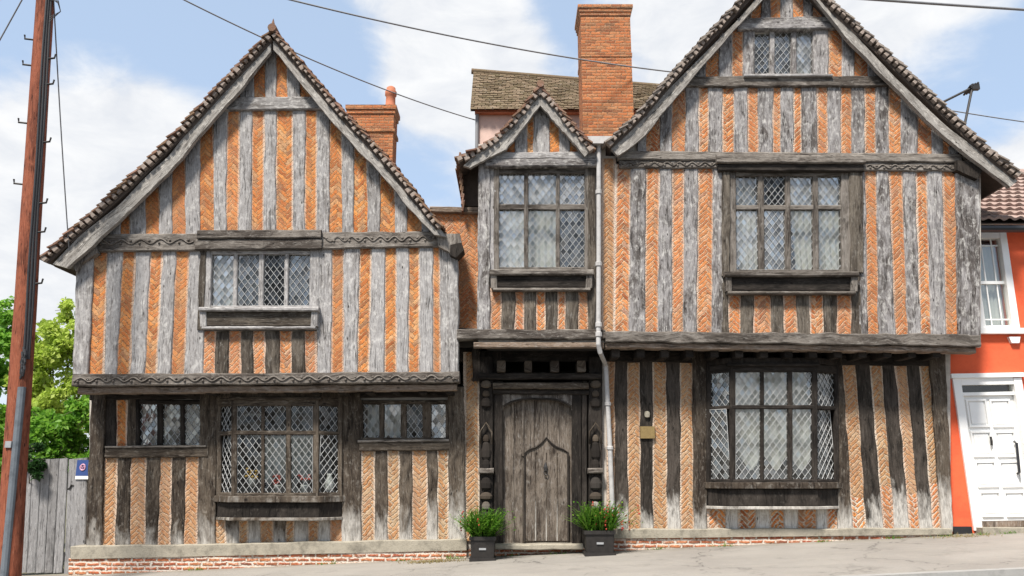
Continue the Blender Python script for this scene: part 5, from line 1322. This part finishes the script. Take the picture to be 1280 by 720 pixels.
g = lambda px, Y: (P(px, 600, Y).x, Y, gz(P(px, 600, Y).x))
leafy('tree', 'pale yellow green tree rising tallest behind the gate', 'tree', g(70, 4.2), [clump(66, 470, 4.2, .75), clump(88, 430, 4.2, .5), clump(60, 420, 4.3, .4), clump(92, 500, 4, .7), clump(40, 480, 4.2, .6), clump(85, 392, 4.4, .28), clump(45, 440, 4.4, .35)], 12000, .12, 'leaf_light', 1.6, 3, loose=1.05)
leafy('shrub', 'dense mid green laurel shrub above the gate boards', 'shrub', g(80, 1.6), [clump(86, 545, 1.6, .5), clump(60, 540, 1.6, .5), clump(100, 515, 1.8, .4), clump(72, 575, 1.4, .45), clump(98, 570, 1.5, .38), clump(45, 575, 1.4, .4)], 11000, .10, 'leaf_mid', .5, 5, tr=.05)
leafy('tree', 'bright green tree behind the pole at the left edge', 'tree', g(-10, 5), [clump(0, 440, 5, .8), clump(-40, 470, 5, .9), clump(10, 520, 5, .8), clump(-50, 560, 5, .8), clump(0, 400, 5.2, .45)], 9000, .13, 'leaf_mid', 1.4, 8)
leafy('ivy_shrub', 'dark ivy spilling over the gate top beside the pole', 'shrub', g(38, .5), [clump(38, 590, .1, .16), clump(36, 565, .3, .24), clump(48, 580, .2, .13)], 1500, .075, 'leaf_dark', .9, 12, tr=.03)
leafy('shrub', 'green shrub low beside the left foot of the pole', 'shrub', g(-30, 1.2), [clump(0, 560, 1.4, .5), clump(-40, 580, 1.3, .6), clump(8, 600, 1.3, .45)], 6000, .10, 'leaf_mid', .5, 15, tr=.05)

# weeds
def tufts(name, label, spots, mat, kind=None, hmax=.12):
    m = MB(); rn = random.Random(len(spots))
    for (x, y, n, spread) in spots:
        for k in range(n):
            o = Vector((x + rn.gauss(0, spread), y + rn.gauss(0, spread * .35), 0)); o.z = gz(o.x, o.y) + .002; a = rn.uniform(0, 6.28); h = rn.uniform(.3, 1) * hmax
            d = Vector((math.cos(a) * h * .9, math.sin(a) * h * .9, h * rn.uniform(.3, 1))); s_ = Vector((-math.sin(a), math.cos(a), 0)) * .006; m.face([o - s_, o + s_, o + d])
    o = m.build(name, mat, None, fixn=False); o['kind'] = 'stuff'; o['label'] = label; o['category'] = 'grass'; return o
sp = lambda px, py: (P(px, py, -.3).x)
tufts('dry_grass', 'flat dry straw coloured weeds on the pavement by the left planter', [(P(545, 700, -.4).x, -.42, 420, .22), (P(1205, 680, -.3).x, -.25, 160, .25)], 'straw', hmax=.07)
tufts('green_weeds', 'small green weeds along the foot of the plinth', [(P(x, 690, -.1).x, -.13, 26, .07) for x in (250, 410, 505, 562, 572, 640, 700, 822, 905, 1030, 1120, 1185, 1230, 1262)], 'leaf_plant', hmax=.09)

# =================================================================== ground
def sheet(name, mat, ys, zoff, xs=None):
    xs = xs or [-400, -120, -60, -30, -20, -14, -10, -7, -5, -3, -1, 1, 3, 5, 7, 10, 14, 20, 30, 60, 120, 400]
    m = MB(); m.grid([[Vector((x, y, gz(x, y) + zoff)) for x in xs] for y in ys]); o = m.build(name, mat, None, smooth=True, fixn=False); o['kind'] = 'structure'; return o
sheet('pavement', 'pavement', [-3.4, -2.4, -1.2, 0, .6], 0.0)
sheet('ground', 'earth', [.6, 4, 12, 40, 120, 400, 900], -.02)
sheet('road', 'road', [-9.5, -7, -5, -3.52], -.12)
o = sheet('kerb', 'kerb', [-3.52, -3.4], .004)
m = MB(); xs = [-30 + 2 * i for i in range(31)]
m.grid([[Vector((x, -3.52, gz(x, -3.52) - .13)) for x in xs], [Vector((x, -3.52, gz(x, -3.52) + .004)) for x in xs]]); o = m.build('kerb_face', 'kerb', None, fixn=False); o['kind'] = 'structure'
sheet('far_ground', 'far_earth', [-900, -60, -20, -12, -9.5], -.02)

# =================================================================== sky, sun
W = bpy.data.worlds.new('World'); sc.world = W; W.use_nodes = True
class WT(NT):
    def __init__(s): s.t = W.node_tree; s.t.nodes.clear(); s.out = s.t.nodes.new('ShaderNodeOutputWorld')
t = WT()
SUN_EL, SUN_AZ = R(56), R(-155)        # azimuth from +Y, clockwise: behind the camera, to the left
sky = t.n('ShaderNodeTexSky', sky_type='NISHITA'); sky.sun_disc = False; sky.sun_elevation = SUN_EL; sky.sun_rotation = SUN_AZ
sky.air_density = 1.0; sky.dust_density = 1.0; sky.ozone_density = 2.0
gen = t.n('ShaderNodeTexCoord').outputs['Generated']
f = t.noise(t.mapv(gen, (1, 1, 1.7)), 3.1, 9, .56, .25)
f2 = t.noise(t.mapv(gen, (1, 1, 2.2)), 11, 6, .6, .4)
F = t.math('ADD', t.math('MULTIPLY', f, .85), t.math('MULTIPLY', f2, .22))
def blob(px, py, rad, amp):
    global F
    d = ray(px, py).normalized()
    v = t.n('ShaderNodeVectorMath', operation='DOT_PRODUCT'); nrm = t.n('ShaderNodeVectorMath', operation='NORMALIZE'); t.put(nrm.inputs[0], gen)
    t.put(v.inputs[0], nrm.outputs[0]); v.inputs[1].default_value = d
    F = t.math('ADD', F, t.mr(v.outputs['Value'], math.cos(R(rad)), 1.0, 0, amp, True))
for b in ((180, 190, 11, .22), (40, 160, 8, .14), (290, 150, 7, .15), (60, 300, 9, .12), (600, 110, 8, .22), (560, 20, 9, .16), (850, 60, 9, .2), (1150, 35, 8, .16), (1240, 180, 5, .14), (1000, 20, 12, .08),
          (150, 40, 12, -.2), (330, 60, 9, -.2), (440, 90, 5, -.12), (1210, 100, 6, -.24), (540, 225, 5, -.12), (20, 60, 8, -.1)): blob(*b)
cf = t.mr(F, .46, .66, 0, 1, True)
blue = t.mix(.5, sky.outputs[0], (5.1, 6.3, 7.9))
cl = t.mix(t.mr(f2, .35, .7), (5.2, 5.4, 5.75), (6.5, 6.55, 6.6))
bg = t.n('ShaderNodeBackground'); t.put(bg.inputs[0], t.mix(cf, blue, cl)); bg.inputs[1].default_value = .097
t.t.links.new(bg.outputs[0], t.out.inputs[0])
sun = bpy.data.lights.new('sun', 'SUN'); sun.energy = 4.9; sun.angle = R(10); sun.color = (1, .95, .88)
so = bpy.data.objects.new('sun', sun); col.objects.link(so)
sd = Vector((math.sin(SUN_AZ) * math.cos(SUN_EL), math.cos(SUN_AZ) * math.cos(SUN_EL), math.sin(SUN_EL)))
so.rotation_euler = sd.to_track_quat('Z', 'Y').to_euler(); so.location = (0, -10, 20)
vs = sc.view_settings; vs.view_transform = 'Standard'; vs.look = 'None'; vs.gamma = 1; vs.use_curve_mapping = False; vs.exposure = .68
sc.cycles.max_bounces = 6; sc.cycles.transparent_max_bounces = 12; sc.cycles.use_denoising = True
